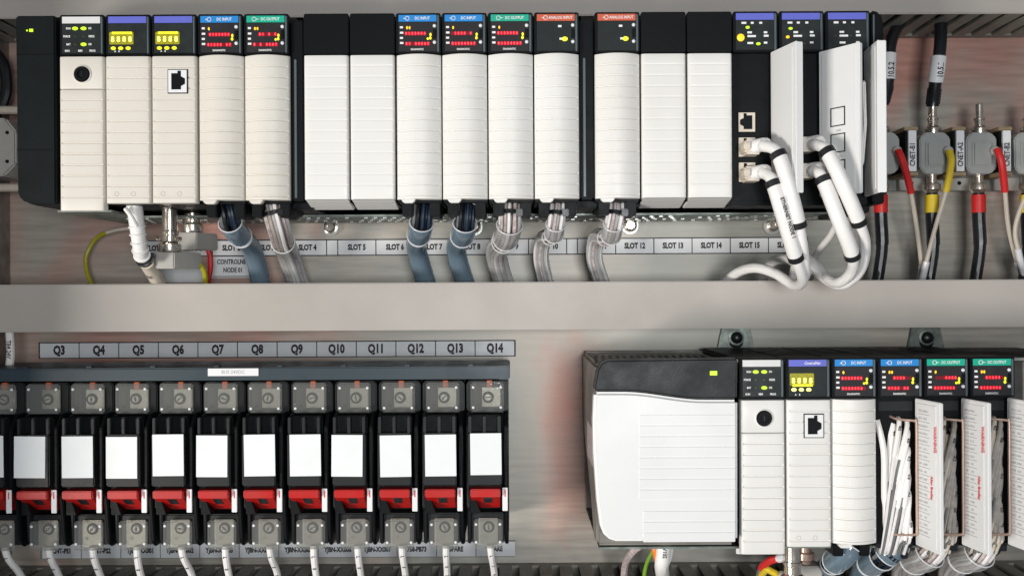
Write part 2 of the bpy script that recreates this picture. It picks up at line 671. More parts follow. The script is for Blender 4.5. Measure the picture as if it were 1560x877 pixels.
def shell(t, blank=False, long_=False):
    part('housing', lambda: MB().box(0.7, 34.1, 18, 149.5, -2, 139.5), 'black', t, key='housing', bevel=0.5)
    part('header', lambda: MB().prism(rr(0.5, 34.3, 109.8, ZT, 1.6), 149.8, 156), 'black', t, key='header', bevel=0.5)


def title(t, m, text=None, sym=None, italic=False):
    s = part('title_strip', lambda: MB().box(2.6, 31.2, 155.8, 156.5, 133.9, 138.9), m, t, key='title')
    if text:
        mb = MB()
        mb.text(text, 3.1, (20.5, 156.6, 136.3), bold=0.015, sx=0.8, u=(1, 0, 0), v=(0.22 if italic else 0, 0, 1))
        if sym == 'in':
            mb.ring((9.2, 156.6, 136.4), (0, 1, 0), 1.5, 0.25, 12, 4)
            mb.add([(6.4, 156.62, 136.6), (8.2, 156.62, 136.6), (8.2, 156.62, 136.1), (6.4, 156.62, 136.1)], [(0, 1, 2, 3)])
        if sym == 'out':
            mb.ring((8.4, 156.6, 136.4), (0, 1, 0), 1.5, 0.25, 12, 4)
            mb.add([(10.1, 156.62, 136.7), (12.4, 156.62, 136.4), (10.1, 156.62, 136.0)], [(0, 1, 2)])
        part('title_print', mb, 'print_white', s)
    return s


def window(t, m='window'):
    w = part('status_window', lambda: MB().box(2.6, 31.2, 155.8, 156.4, 111.4, 133.6), m, t, key='window')
    part('bevel_highlight', lambda: MB().box(31.6, 33.2, 155.6, 156.7, 111, 138.8), 'trim_highlight', t, key='trim_highlight', bevel=0.4)  # strip whose colour stands in for the highlight on the header bevel
    return w


def lamp(w, x, z, rx, rz, m, d=156.75):
    part('indicator', lambda: MB().prism([(rx * math.cos(2 * math.pi * i / 10), rz * math.sin(2 * math.pi * i / 10)) for i in range(10)], 156.2, d),
         m, w, key=('lamp', rx, rz, d)).location = B((x, 0, z))


def dc_header(t, kind, seed):
    rnd = random.Random(seed)
    col, text, sym = {'in': ('blue', 'DC INPUT', 'in'), 'out': ('green', 'DC OUTPUT', 'out')}[kind]
    title(t, col, text, sym)
    w = window(t, 'window_warm')
    mb = MB()
    for zz, s in ((129.6, 'ST'), (125.5, 'FLT'), (121.6, 'ST'), (117.8, 'FLT')):
        mb.box(3.6, 5.9 if s == 'ST' else 6.2, 156.3, 156.5, zz - 0.75, zz + 0.75)
    part('row_mark', mb, 'print_white', w)
    part('diagnostic_print', MB().text('DIAGNOSTIC', 1.9, (16.6, 156.55, 112.9), bold=0.03, sx=0.85), 'print_white', w)
    a = rnd.choice((6.9, 8.5, 11.3))
    b = rnd.choice((24.5, 26, 26))
    for (x0, x1, zz) in ((a, 25.2, 124.9), (7.2, b, 117.2)):
        n = int((x1 - x0) / 2.3)
        for i in range(n):
            on = rnd.random() < 0.88
            cell = part('indicator', lambda: MB().prism(rr(-1.08, 1.08, -1.35, 1.35, 0.7, 3), 156.3, 156.7), 'led_red' if on else 'led_red_dim', w, key='ledcell')
            cell.location = B((x0 + 1.4 + i * 2.33, 0, zz))
            if on:
                part('digit', lambda: MB().text(str(i % 8), 2.3, (0, 156.8, 0), bold=0.02), 'led_red_hot', cell, key=('digit', i % 8))
    for i in range(rnd.choice((1, 1, 2))):
        lamp(w, 9 + 1.9 * i, 129.2, 0.7, 1.2, 'led_amber')
    lamp(w, 26.7, 124.0, 0.8, 1.3, 'led_yellow')
    lamp(w, 26.5, 121.4, 0.95, 1.2, 'led_yellow')
    if rnd.random() < 0.6:
        lamp(w, 24.6, 120.9, 0.85, 0.9, 'led_yellow')
    part('latch_slot', lambda: MB().box(28.6, 30.9, 156.2, 157.3, 120.9, 127.8), 'black', t, key='lslot', bevel=0.3)
    for zz in (130.6, 118.2):
        part('latch_stud', lambda: MB().lathe((29.7, 156.2, 0), (0, 1, 0), [(1.35, 0), (1.3, 0.8), (0.8, 1.3)], 10), 'label_white', t, key='stud').location = B((0, 0, zz))


def analog_header(t):
    title(t, 'orange_red', 'ANALOG INPUT', 'in')
    w = window(t)
    mb = MB()
    mb.box(18.6, 21.2, 156.3, 156.5, 129.1, 130.7).box(19.6, 21.4, 156.3, 156.5, 119.6, 121.2)
    part('row_mark', mb, 'print_white', w)
    lamp(w, 23.6, 120.2, 2.3, 1.7, 'led_yellow')
    part('latch_slot', lambda: MB().box(28.6, 30.9, 156.2, 157.3, 120.9, 127.8), 'black', t, key='lslot', bevel=0.3)
    for zz in (130.6, 118.2):
        part('latch_stud', lambda: MB().lathe((29.7, 156.2, 0), (0, 1, 0), [(1.35, 0), (1.3, 0.8), (0.8, 1.3)], 10), 'label_white', t, key='stud').location = B((0, 0, zz))


def cpu_header(t, bright):
    title(t, 'strip_white')
    w = window(t)
    mb = MB()
    for s, x, zz in (('RUN', 7.3, 130), ('I/O', 23.6, 130), ('FORCE', 6.0, 124), ('RS232', 24.8, 124), ('BAT', 7.3, 118), ('OK', 23.6, 118), ('RUN', 6.4, 113.1), ('REM', 16.2, 113.1), ('PROG', 25.4, 113.1)):
        mb.text(s, 2.1, (x, 156.5, zz), bold=0.035, sx=0.8)
    part('legend', mb, 'print_white', w)
    for x, zz, on in ((12.4, 130, 1), (18.8, 130, 1), (12.4, 124, 0), (18.8, 124, 0), (12.4, 118, 0), (18.8, 118, 1)):
        lamp(w, x, zz, 2.3 if on else 0.9, 1.35 if on else 0.7, 'led_green' if on else 'led_off')


def display_header(t, text=None, flip=False, seed=0):
    title(t, 'violet', text, italic=True)
    w = window(t)
    z0 = 120.2 if not flip else 121.8
    disp = part('display', MB().prism(rr(3.4, 21.6, z0 - 2.4, z0 + 6.9, 0.8), 156.3, 156.6), 'display_glow', w)
    mb = MB()
    for i in range(4):
        mb.text('8', 6.0, (6.0 + i * 4.35, 156.75, z0 + 1.3), bold=0.0, sx=0.95)
    part('segment_characters', mb, 'led_yellow_hot', disp)
    zb = z0 + 6.0 if not flip else z0 - 2.4
    part('display_bar', MB().box(5.4, 20.5, 156.5, 156.7, zb - 0.6, zb + 1.1), 'led_yellow', disp)
    for i in range(3):
        lamp(w, 6.4 + i * 5.6, 114.9 if not flip else 116.4, 1.9, 1.3, 'led_yellow_hot' if flip else 'led_yellow')
    part('legend', MB().text('A    B', 2.0, (9.2, 156.55, 112.6), bold=0.03), 'print_white', w)


def net_header(t, amber):
    title(t, 'violet')
    w = window(t)
    mb = MB()
    for x0, x1, zz in ((6.8, 10.4, 131.6), (13.8, 16.0, 131.6), (20.2, 22.4, 131.6), (11.2, 14.6, 124.4), (11.2, 17.6, 121.6), (23.6, 26.2, 124.4), (23.6, 27.2, 121.8), (11.2, 15.6, 116.4), (23.6, 26.2, 116.6)):
        mb.box(x0, x1, 156.3, 156.5, zz - 0.75, zz + 0.75)
    part('legend', mb, 'print_white', w)
    if amber == 2:
        part('indicator', MB().lathe((6.2, 156.3, 120.6), (0, 1, 0), [(3.0, 0), (2.6, 0.5), (1.5, 0.8)], 12), 'led_amber', w)
        lamp(w, 11.4, 128.2, 1.6, 1.1, 'led_green')
        lamp(w, 19.4, 115.8, 1.7, 1.1, 'led_green')
    elif amber == 1:
        lamp(w, 6.8, 120.8, 1.4, 1.1, 'led_amber')
        lamp(w, 9.0, 127.2, 1.6, 1.0, 'led_green')
        lamp(w, 19.4, 115.8, 1.1, 0.8, 'led_off')
    else:
        lamp(w, 8, 121.6, 0.9, 0.7, 'led_off')
        lamp(w, 19.4, 121.6, 0.9, 0.7, 'led_off')


def flat_door(t, m, z0=0.0, gdep=0.7):
    return part('door', lambda: door_geo(33.2, z0, ZD - 0.6, 0.8, 10, grooves=[g for g in GR if g > z0 + 3], gdep=gdep), m, t, key=('flat', z0))


def curved_door(t, m):
    d = part('door', lambda: door_geo(33.8, 0, ZD - 0.4, 6.2, 2.0, edge=0.9, grooves=GR, dbase=154.2), m, t, key='curved')
    part('door_tongue', lambda: MB().prism([(3.2, 0.2), (14.6, 0.2), (12.6, -2.9), (5.4, -2.9)], 151.5, 158.2), m, d, key='tongue', bevel=0.5)
    part('terminal_block', lambda: MB().box(3.6, 11.5, 118, 148, -12, -1.2).box(24.5, 32.5, 116, 146, -12.5, -1.2).box(3.6, 32.5, 100, 120, -9, -1.2), 'black', t, key='tblock', bevel=0.8)
    return d


def blank_door(t, m):
    d = flat_door(t, m, 0.0, 0.22)
    part('door_chin', lambda: MB().prism_x([(157.2, -0.3), (150, -0.3), (128, -3), (128, -5.4), (132, -5.4)], 0.6, 33.0), m, d, key='chin', bevel=0.4)
    return d


def rj45(t, x0, x1, z0, z1, d, m='ivory', left=False):
    """network jack: rim with a stepped opening"""
    f = part('network_port', MB().box(x0 - 0.7, x1 + 0.7, d - 0.8, d + 0.15, z0 - 0.7, z1 + 0.7), 'black', t)
    w, h = x1 - x0, z1 - z0
    inn = [(.16, .13), (.16, .5), (.16, .86), (.5, .86), (.5, .97), (.7, .97), (.7, .72), (.92, .62), (.92, .5), (.92, .38), (.7, .28), (.7, .13), (.45, .13)]
    if left:
        inn = [(1 - a, b) for a, b in inn]
    pts = [(x0 + a * w, z0 + b * h) for a, b in inn]
    part('port_rim', MB().frame_plate((x0, x1, z0, z1), pts, d - 0.3, d + 0.9), m, f)
    return f


def key_switch(t, x, z, d, m):
    k = part('key_switch', MB().lathe((x, d - 1, z), (0, 1, 0), [(7.0, 0), (7.0, 1.3), (6.2, 1.7), (5.9, 1.0)], 24), m, t)
    part('key_barrel', MB().lathe((x, d - 0.8, z), (0, 1, 0), [(6.0, 0), (6.0, 1.2), (5.2, 2.2), (3.2, 2.2), (3.0, 1.4)], 24), 'black', k)
    part('key_slot', MB().box(x - 0.5, x + 0.5, d, d + 1.0, z - 2.2, z + 2.2), 'charcoal', k)


def module(kind, x, zb, label, group, cat='module', old=False, **kw):
    t = thing({'in': 'input_module', 'out': 'output_module', 'analog': 'analog_module', 'blank': 'filler_module', 'cpu': 'controller_module', 'comm': 'network_module', 'net': 'network_module'}[kind],
              label, cat, (0, 0, 0), group)
    shell(t)
    m = 'ivory_shaded' if old else 'ivory'
    if kind in ('in', 'out'):
        dc_header(t, kind, kw.get('seed', 1))
        if not kw.get('open'):
            curved_door(t, m).location = B((0.5, 0, 0))
    elif kind == 'analog':
        analog_header(t)
        curved_door(t, m).location = B((0.5, 0, 0))
    elif kind == 'blank':
        blank_door(t, m).location = B((0.8, 0, 0))
    elif kind == 'cpu':
        cpu_header(t, 1)
        part('door', lambda: door_geo(33.2, -7.5, ZD - 25.6, 0.8, 10, grooves=[g for g in GR if -5 < g < 80]), m, t, key='cpudoor').location = B((0.8, 0, 0))
        part('key_plate', lambda: door_geo(33.2, ZD - 25.2, ZD - 0.6, 0.8, 10), m, t, key='keyplate').location = B((0.8, 0, 0))
        key_switch(t, 18.2, ZD - 14.2, 158.0, m)
    elif kind == 'comm':
        display_header(t, kw.get('text'), kw.get('flip', False))
        flat_door(t, m, -2.0).location = B((0.8, 0, 0))
        if kw.get('port'):
            rj45(t, 13.8, 27.6, ZD - 28.5, ZD - 11.6, 158.1, 'label_white')
        part('port_marks', MB().ring((9, 157.85, 5), (0, 1, 0), 1.6, 0.14, 12, 4).ring((21.5, 157.85, 5), (0, 1, 0), 1.6, 0.14, 12, 4), 'print_grey', t)
    elif kind == 'net':
        net_header(t, kw['amber'])
    t.location = B((x, 0, zb))
    return t


ZB = 67.3
UX = [-341.2 + PW * i for i in range(5)] + [-156.8 + PW * i for i in range(6)] + [63.1 + PW * i for i in range(6)]
UG = 'modules in the upper rack'
spec = [
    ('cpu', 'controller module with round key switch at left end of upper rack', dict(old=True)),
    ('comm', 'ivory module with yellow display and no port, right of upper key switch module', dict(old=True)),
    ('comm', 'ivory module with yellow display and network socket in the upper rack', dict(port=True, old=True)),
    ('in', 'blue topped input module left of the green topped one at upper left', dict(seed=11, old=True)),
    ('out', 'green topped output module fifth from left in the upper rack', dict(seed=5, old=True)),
    ('blank', 'blank ivory filler module with black top, right next to the left black joint', dict()),
    ('blank', 'blank ivory filler module with black top, left of the middle blue topped modules', dict()),
    ('in', 'blue topped input module beside the blank fillers in the upper rack middle', dict(seed=3)),
    ('in', 'blue topped input module directly left of the middle green topped module', dict(seed=8)),
    ('out', 'green topped output module in the middle of the upper rack, right of blue ones', dict(seed=21)),
    ('analog', 'orange topped analog module right of the middle green topped module', dict()),
    ('analog', 'orange topped analog module right of the black joint, beside blank fillers', dict()),
    ('blank', 'blank white filler module directly right of the orange topped analog module', dict()),
    ('blank', 'blank white filler module directly left of the open network modules', dict()),
    ('net', 'open network module with glowing amber lamp and free jack above two plugs', dict(amber=2)),
    ('net', 'open network module whose raised door shows square port outlines', dict(amber=1)),
    ('net', 'open network module at the right end of the upper rack', dict(amber=0)),
]
UM = []
for i, (kind, lab, kw) in enumerate(spec):
    UM.append(module(kind, UX[i], ZB, lab, UG, **kw))


def open_door(t, hx, hd, fx, fd, z0, z1, m='white_door', th=2.0, lip=4.0):
    """door swung out on its right hinge: from (hx,hd) to (fx,fd), given in the module's coordinates"""
    L = math.hypot(fx - hx, fd - hd)
    ux, ud = (fx - hx) / L, (fd - hd) / L
    nx, nd = ud, -ux           # to the right, outer side
    o = (nx * th, nd * th, 0)
    mb = MB().quadprism((hx, hd, z0), (fx, fd, z0), (fx, fd, z1), (hx, hd, z1), o)
    d = part('door', mb, m, t, bevel=0.5)
    # returned rim at the free edge, top and bottom
    mb = MB()
    e = 2.2
    mb.quadprism((fx - ux * e - nx * .05, fd - ud * e, z0 + .3), (fx - nx * .05, fd, z0 + .3), (fx - nx * .05, fd, z1 - .3), (fx - ux * e - nx * .05, fd - ud * e, z1 - .3), (nx * (th + lip), nd * (th + lip), 0))
    part('door_rim', mb, m, d, bevel=0.5)
    # inner panel
    mb = MB()
    a, b = 3.0, L - 4.0
    mb.quadprism((hx + ux * a, hd + ud * a, z0 + 3), (hx + ux * b, hd + ud * b, z0 + 3), (hx + ux * b, hd + ud * b, z1 - 3), (hx + ux * a, hd + ud * a, z1 - 3), (-nx * 0.6, -nd * 0.6, 0))
    ip = part('inner_label', mb, m, d, bevel=0.25)

    def pos(s, zz, lift=0.75):
        return (hx + ux * s - nx * lift, hd + ud * s - nd * lift, zz)
    return d, ip, pos, (ux, ud, 0), (-nx, -nd, 0)


def jack_front(t, x0, z0, d=150):
    rj45(t, x0, x0 + 12.5, z0, z0 + 14.5, d, 'cream_plug', left=True)


ox = UX[14]
D14 = open_door(UM[14], 28.6, 156, 37.6, 190, 0, ZD, lip=4)
part('door_print', MB().text('M', 2.2, D14[2](16, 42), u=D14[3], bold=0.02).text('____', 2, D14[2](17, 52), u=D14[3]), 'print_grey', D14[1])
for zz in (50.5, 31.5, 12.5):
    jack_front(UM[14], 5.6, zz, 150)
D15 = open_door(UM[15], 30.2, 156, 50.2, 186, 0, ZD, lip=1.5)
mb = MB()
for zz in (58, 38.5, 19):
    for a, b_, c, d_ in ((11, 24, zz - 7, zz - 6.2), (11, 24, zz + 6.2, zz + 7), (11, 11.9, zz - 7, zz + 7), (23.1, 24, zz - 7, zz + 7)):
        q = [D15[2](a, c, .7), D15[2](b_, c, .7), D15[2](b_, d_, .7), D15[2](a, d_, .7)]
        mb.quadprism(*q, (D15[4][0] * .2, D15[4][1] * .2, 0))
part('port_outline', mb, 'charcoal', D15[1])
part('door_print', MB().text('LINK', 2.6, D15[2](18, 47.6), u=D15[3], bold=0.02).text('PORT 2', 2.2, D15[2](18, 28), u=D15[3], bold=0.02), 'print_grey', D15[1])
for zz in (31.5, 12.5):
    jack_front(UM[15], 5.0, zz, 150)
D16 = open_door(UM[16], 29.4, 156, 27.0, 189, 0, ZD + 0.5, lip=4.5)
part('cable_guard', MB().prism_x([(160, 88), (172, 84), (174, 52), (168, 24), (160, 18)], 23.0, 25.2), 'ivory', UM[16], bevel=0.8)

# ------------------------------------------------------------------ upper chassis and power adapter
ch = thing('upper_chassis', 'long black and zinc rack chassis carrying the upper row of modules', 'chassis', (-40, 8, 60))
part('back_plate', MB().box(-350, 281, 6, 17, 61, 205), 'steel_dark', ch)
part('base_plate', MB().box(-350, 279, 8, 84, 60, 61.6), 'zinc_green', ch, bevel=0.4)
part('base_plate', MB().box(-350, -308, 84.2, 142, 60, 61.6), 'zinc_green', ch, bevel=0.4)
vr = MB()
for r_, dd in enumerate((18, 34, 50, 66)):
    x = -330 + (r_ % 2) * 4
    while x < 270:
        if random.random() < 0.6:
            vr.quadprism((x, dd, 59.0), (x + 3, dd, 59.0), (x + 5, dd + 9, 59.0), (x + 2, dd + 9, 59.0), (0, 0, 1.1))
        x += 8
o = part('vent_ribs', vr, 'zinc', ch)
o['kind'] = 'stuff'
for x0, x1 in ((UX[4] + PW + 0.4, UX[5] - 0.4), (UX[10] + PW + 0.4, UX[11] - 0.4)):
    j = part('joint_cover', MB().box(x0, x1, 18, 152, 67, 204), 'black', ch, bevel=1.2)
    part('joint_foot', MB().box(x0 - 3, x1 + 4, 90, 138, 61.7, 66.8), 'black', ch, bevel=0.8)
    part('joint_rib', MB().box(x0 + 2.4, x0 + 4.2, 152.0, 153, 69, 174), 'trim_highlight', j, bevel=0.3)
part('end_cap', MB().prism([(272.3, 62), (281, 62), (281, 198), (279.5, 203), (276.5, 206.5), (272.3, 207.6)], 16, 158), 'black', ch, bevel=1.0)
part('end_trim', MB().box(272.9, 273.9, 157.8, 158.6, 178, 204), 'trim_highlight', ch)
part('end_foot', MB().prism([(262, 56.5), (276, 56.5), (277, 61.8), (262, 61.8)], 60, 140), 'black', ch, bevel=0.8)
part('bottom_rail', MB().box(166, 272, 118, 149, 61.8, 66), 'black', ch, bevel=1)
for px, py in ((503, 346), (722, 345), (960, 343), (1177, 343)):
    c = P(px, py, 6)
    tb = part('mounting_tab', MB().prism(rr(c[0] - 7.6, c[0] + 7.6, c[2] - 7.8, c[2] + 12, 6.5, 5), 1.2, 5), 'zinc', ch, bevel=0.5)
    part('bolt', MB().lathe((c[0], 5, c[2]), (0, 1, 0), [(6.4, 0), (6.4, 0.6), (5.0, 1.0), (4.8, 4.2), (3.8, 5.0), (2.4, 5.0), (2.2, 3.4)], 18), 'nickel', tb)

ad = thing('power_adapter', 'slim black power adapter with tiny green lamps at far left of upper rack', 'power adapter', (-358, 20, 66))
pts = [(-373.6, 206), (-372, 208), (-343, 208), (-343, 64.5), (-362, 64.5), (-368.5, 66.5), (-372.6, 71)]
part('body', MB().prism(pts, 18, 150), 'black', ad, bevel=1.0)
part('front_cover', MB().prism([(-373.4, 207), (-343.4, 207), (-343.4, 65.5), (-362, 65.5), (-368.2, 67.4), (-372.4, 72)], 150.4, 157.5), 'black_soft', ad, bevel=1.2)
part('seam', MB().box(-372.6, -343.8, 157.3, 157.9, 105.2, 106.3), 'black', ad)
part('seam', MB().box(-372.6, -343.8, 157.3, 157.9, 177.2, 178), 'black', ad)
lm = P(47, 47, 157.5)
part('indicator', MB().box(lm[0] - 1, lm[0] + 1.8, 157.2, 158, lm[2] - 1, lm[2] + 1.2), 'led_green', ad)
part('indicator', MB().box(lm[0] - 3.2, lm[0] - 2.2, 157.2, 158, lm[2] - .6, lm[2] + .6), 'led_green', ad)

# ------------------------------------------------------------------ lower chassis, power supply and modules
ZBL = ZB - 261.5
lc = thing('lower_chassis', 'rack chassis carrying the power supply and modules at lower right', 'chassis', (240, 8, ZBL - 6))
LX0 = 171.2
part('back_plate', MB().box(66, 460, 6, 17, ZBL - 4, -57.5), 'steel_dark', lc)
part('top_plate', MB().box(171, 460, 8, 146, -58.4, -56.6), 'black', lc, bevel=0.4)
part('top_lip', MB().box(171, 460, 146.2, 150, -57.4, -55.2), 'zinc', lc, bevel=0.3)
part('base_plate', MB().box(66, 460, 8, 142, ZBL - 7.2, ZBL - 5.5), 'zinc_green', lc, bevel=0.4)
for px in (1122, 1412):
    c = P(px, 519, 6)
    tb = part('mounting_tab', MB().prism([(c[0] - 18, c[2] - 12), (c[0] - 13, c[2] + 12), (c[0] + 13, c[2] + 12), (c[0] + 18, c[2] - 12)], 1.2, 5), 'zinc_green', lc, bevel=0.5)
    part('keyhole_slot', MB().prism([(c[0] + 6.5 * math.cos(R(a)), c[2] - 1.5 + 5.5 * math.sin(R(a))) for a in range(180, 361, 18)], 4.6, 5.3), 'black', tb)
    for s in (-1, 1):
        part('rivet_hole', MB().lathe((c[0] + s * 12, 4.6, c[2] - 8), (0, 1, 0), [(2, 0), (2, 0.7)], 10), 'black', tb)
    part('washer', MB().lathe((c[0], 5, c[2] + 3), (0, 1, 0), [(7.2, 0), (7.2, 1.2), (6, 1.4)], 18), 'zinc_green', tb)
    part('bolt', MB().lathe((c[0], 6, c[2] + 3), (0, 1, 0), [(5.4, 0), (5.4, 2), (4.6, 4), (2.6, 5.2), (0.6, 5.5)], 18), 'black_cable', tb)

ps = thing('power_supply', 'wide white power supply with black wavy top and green lamp, lower right', 'power supply', (116, 20, ZBL))
part('case', MB().prism_x([(148, -58.6), (16, -58.6), (16, -120), (100, ZBL + 22), (124, ZBL - 3), (148, ZBL - 3)], 63.4, 169.6), 'case_grey', ps, bevel=2.5, seg=3)


def wave(a, b, n=14):
    out = []
    for i in range(n + 1):
        px = a + (b - a) * i / n
        t = min(1, max(0, (px - 950) / 120))
        py = 596.5 + 12 * (3 * t * t - 2 * t ** 3)
        q = P(px, py, 160)
        out.append((q[0], q[2]))
    return out


wv = wave(905, 1123)


def Z(px, py, d=160):
    q = P(px, py, d)
    return (q[0], q[2])


poly = wv + [Z(1123, 823), Z(938, 823), Z(928, 820), Z(919, 812), Z(914, 800), Z(909, 760), Z(904, 690), Z(903, 640)]
part('front_panel', MB().prism(poly, 148.4, 162.5), 'white_door', ps, bevel=2.2, seg=3)
poly = [(x, zz + 0.4) for x, zz in wv][::-1] + [Z(905, 588), Z(910, 562), Z(916, 552), Z(926, 547.5), Z(1124, 545)]
part('header', MB().prism(poly, 148.4, 160.5), 'charcoal', ps, bevel=1.6, seg=3)
g = P(1087, 568, 160.5)
part('indicator', MB().box(g[0] - 2.7, g[0] + 2.7, 160.2, 161, g[2] - 1.6, g[2] + 1.6), 'led_green', ps, bevel=0.2)
for i in range(12):
    if i == 8:
        continue
    a = Z(973 + (6 if i > 8 else 0), 647 + 16.2 * (i - 1))
    b = Z(1119, 647 + 16.2 * i - 2.2)
    part('ridge', MB().box(a[0], b[0], 161.5, 163.05, b[1], a[1]), 'white_door', ps, bevel=0.4)
lb = P(893, 670, 90)
part('side_sticker', MB().box(63.0, 63.5, 70, 120, lb[2] - 16, lb[2] + 14), 'pink_wire', ps)
vt = MB()
for i in range(16):
    vt.quadprism((70 + i * 6, 60, -58.5), (73 + i * 6, 60, -58.5), (66 + i * 6, 140, -58.5), (63.5 + i * 6, 140, -58.5), (0, 0, 0.5))
part('top_vents', vt, 'black', ps)

LG = 'modules in the lower rack'
lspec = [
    ('cpu', 'controller module with round key switch beside the wide white power supply', dict()),
    ('comm', 'module with yellow display and network socket in the lower rack', dict(port=True, text='ControlNet', flip=True)),
    ('in', 'blue topped input module with closed door in the lower rack', dict(seed=31)),
    ('in', 'blue topped input module with swung open door in the lower rack', dict(seed=33, open=True)),
    ('out', 'green topped output module with open door, beside the open blue topped one', dict(seed=36, open=True)),
    ('out', 'green topped output module with open door nearest the lower right edge', dict(seed=42, open=True)),
]
LM = []
for i, (kind, lab, kw) in enumerate(lspec):
    LM.append(module(kind, LX0 + PW * i, ZBL, lab, LG, **kw))
for i in (3, 4, 5):
    t = LM[i]
    rnd = random.Random(i)
    D = open_door(t, 28.2, 156, 33.6, 186, -1, ZD, lip=1.0)
    # printed wiring table: rows, red lettering
    mb = MB()
    for k in range(17):
        zz = 9 + k * 5.6
        q = [D[2](5, zz, .7), D[2](19, zz + 0.0, .7), D[2](19, zz + .35, .7), D[2](5, zz + .35, .7)]
        mb.quadprism(*q, (D[4][0] * .1, D[4][1] * .1, 0))
        for c in (8, 14):
            mb.text(rnd.choice(('IN', 'GND', 'DC', 'RTN')) + str(k), 2.3, D[2](c, zz + 2.6, .85), u=D[3], sx=0.8)
    part('wiring_table', mb, 'print_grey', D[1])
    mb = MB()
    mb.text('WARNING', 4.4, D[2](25.6, 82, .85), u=(0, 0, -1), v=D[3], bold=0.03, sx=0.9)
    mb.text('Allen Bradley', 3.8, D[2](21.5, 46, .85), u=(0, 0, -1), v=D[3], bold=0.03, sx=0.85)
    part('red_print', mb, 'print_red', D[1])
    # terminal block with two rows of screws
    tb = part('terminal_block', MB().box(2, 26, 118, 143, 6, 98), 'black', t, bevel=1)
    part('block_cap', MB().box(2, 30, 118, 150, 98.3, 107.5), 'charcoal', t, bevel=1)
    part('block_foot', MB().box(2, 30, 110, 148, -6, 5.5), 'charcoal', t, bevel=1)
    for row, x in enumerate((5, 10.5)):
        for k in range(14):
            part('terminal_screw', lambda: MB().lathe((0, 143, 0), (0, 1, 0), [(1.5, 0), (1.5, 0.8), (1.1, 1.1)], 8), 'nickel', tb, key='tscrew').location = B((x, 0, 12 + k * 6.2 + row * 3))
    # wire bail
    bail = catmull([(12, 146, 95.5), (14, 156, 94), (20, 160, 93.6), (25.6, 161, 93), (27.2, 161, 90), (27.2, 161, 50), (27.2, 161, 11), (25.8, 161, 8), (20, 160, 7.4), (12, 156, 7), (11, 148, 6.4)], 4)
    part('wire_bail', MB().tube(bail, 0.95, 8), 'copper_wire', t)
    for zz0, zz1 in ((64, 92), (8, 34)):
        part('bail_stop', MB().box(23.4, 25.8, 144, 150, zz0, zz1), 'ivory' if i == 3 else 'beige_wire', t, bevel=0.5)
# partial module door entering from the right edge
D = None

# ------------------------------------------------------------------ label strips on the panel
def strip(name, label, px0, px1, py0, py1, cells, m_back, m_cell, tsize, d=2.0):
    a = P(px0, py0, d)
    b = P(px1, py1, d)
    pm = P((px0 + px1) / 2, (py0 + py1) / 2, d)
    h = (py1 - py0) * kk(d)
    t = thing(name, label, 'label strip', (pm[0], 0.5, pm[2] - h / 2))
    part('backing', MB().box(a[0] - 1, b[0] + 1, 0.4, 1.6, pm[2] - h / 2 - 0.9, pm[2] + h / 2 + 0.9), m_back, t)
    for (c0, c1, s, mm) in cells:
        x0, x1 = P(c0, 438, d)[0], P(c1, 438, d)[0]
        c = part('label', MB().box(x0 + 0.45, x1 - 0.45, 1.7, 2.5, pm[2] - h / 2, pm[2] + h / 2), mm, t, bevel=0.15)
        if s:
            part('print', MB().text(s, tsize, ((x0 + x1) / 2, 2.62, pm[2]), bold=0.055, sx=0.74), 'print_black', c)
    return t


cells = []
p = 207
names = list(range(0, 5))
c0 = 469 - 29 - 58 * 4 + 0
for i in range(5):
    cells.append((c0 + 58 * i - 0, c0 + 58 * (i + 1), 'SLOT %d' % i, 'label_white'))
cells.append((c0 + 290, 515, None, 'label_white'))
for i in range(6):
    cells.append((515 + 58.1 * i, 515 + 58.1 * (i + 1), 'SLOT %d' % (5 + i), 'label_white'))
cells.append((863.6, 880, None, 'label_white'))
for i in range(6):
    cells.append((880 + 58.2 * i, 880 + 58.2 * (i + 1), 'SLOT %d' % (11 + i), 'label_white'))
strip('slot_label_strip', 'white strip of SLOT labels on the panel under the upper rack', c0, 1229, 365, 387, cells, 'print_black', 'label_white', 7.0)
strip('fuse_label_strip', 'grey strip of labels Q3 to Q14 above the fuse holders', 60, 784, 521, 543,
      [(60 + 60.3 * i, 60 + 60.3 * (i + 1), 'Q%d' % (3 + i), 'label_grey') for i in range(12)], 'print_black', 'label_grey', 11.0)
low = ['CNT-PS1', 'CNT-PS2', 'YJBN-XX001', 'YJBN-XX002', 'YJBN-XX003', 'YJBN-XX004', 'YJBN-XX005', 'YJBN-XX006', 'YJBN-XX007', '758-PB73', 'SPARE', 'SPARE']
strip('circuit_label_strip', 'grey strip of circuit labels on the panel under the fuse holders', 62, 783, 826, 848,
      [(62 + 60.1 * i, 62 + 60.1 * (i + 1), low[i], 'label_grey') for i in range(12)], 'duct_dark', 'label_grey', 6.2)
nd = thing('node_label', 'white CONTROLNET NODE 01 label below SLOT 2', 'label', (P(352, 406, 2)[0], 0.5, P(352, 424, 2)[2]))
a, b = P(322, 391, 2), P(386, 423, 2)
part('plate', MB().box(a[0], b[0], 0.4, 2.2, b[2], a[2]), 'label_white', nd, bevel=0.2)
c = P(355, 399, 2)
part('print', MB().text('CONTROLNET', 6.0, (c[0], 2.35, c[2]), bold=0.035, sx=0.72).text('NODE 01', 6.0, (c[0], 2.35, c[2] - 7.6), bold=0.035, sx=0.72)
     .box(a[0] + 1, b[0] - 1, 2.2, 2.35, b[2] + 1.0, b[2] + 1.6), 'print_black', nd)
a, b = P(236, 409, 2), P(321, 430, 2)
single('blank_label', MB().box(a[0], b[0], 0.4, 1.9, b[2], a[2]), 'label_white', 'blank white label plate left of the CONTROLNET NODE 01 label', 'label', (a[0], 0.4, b[2]), bevel=0.2)
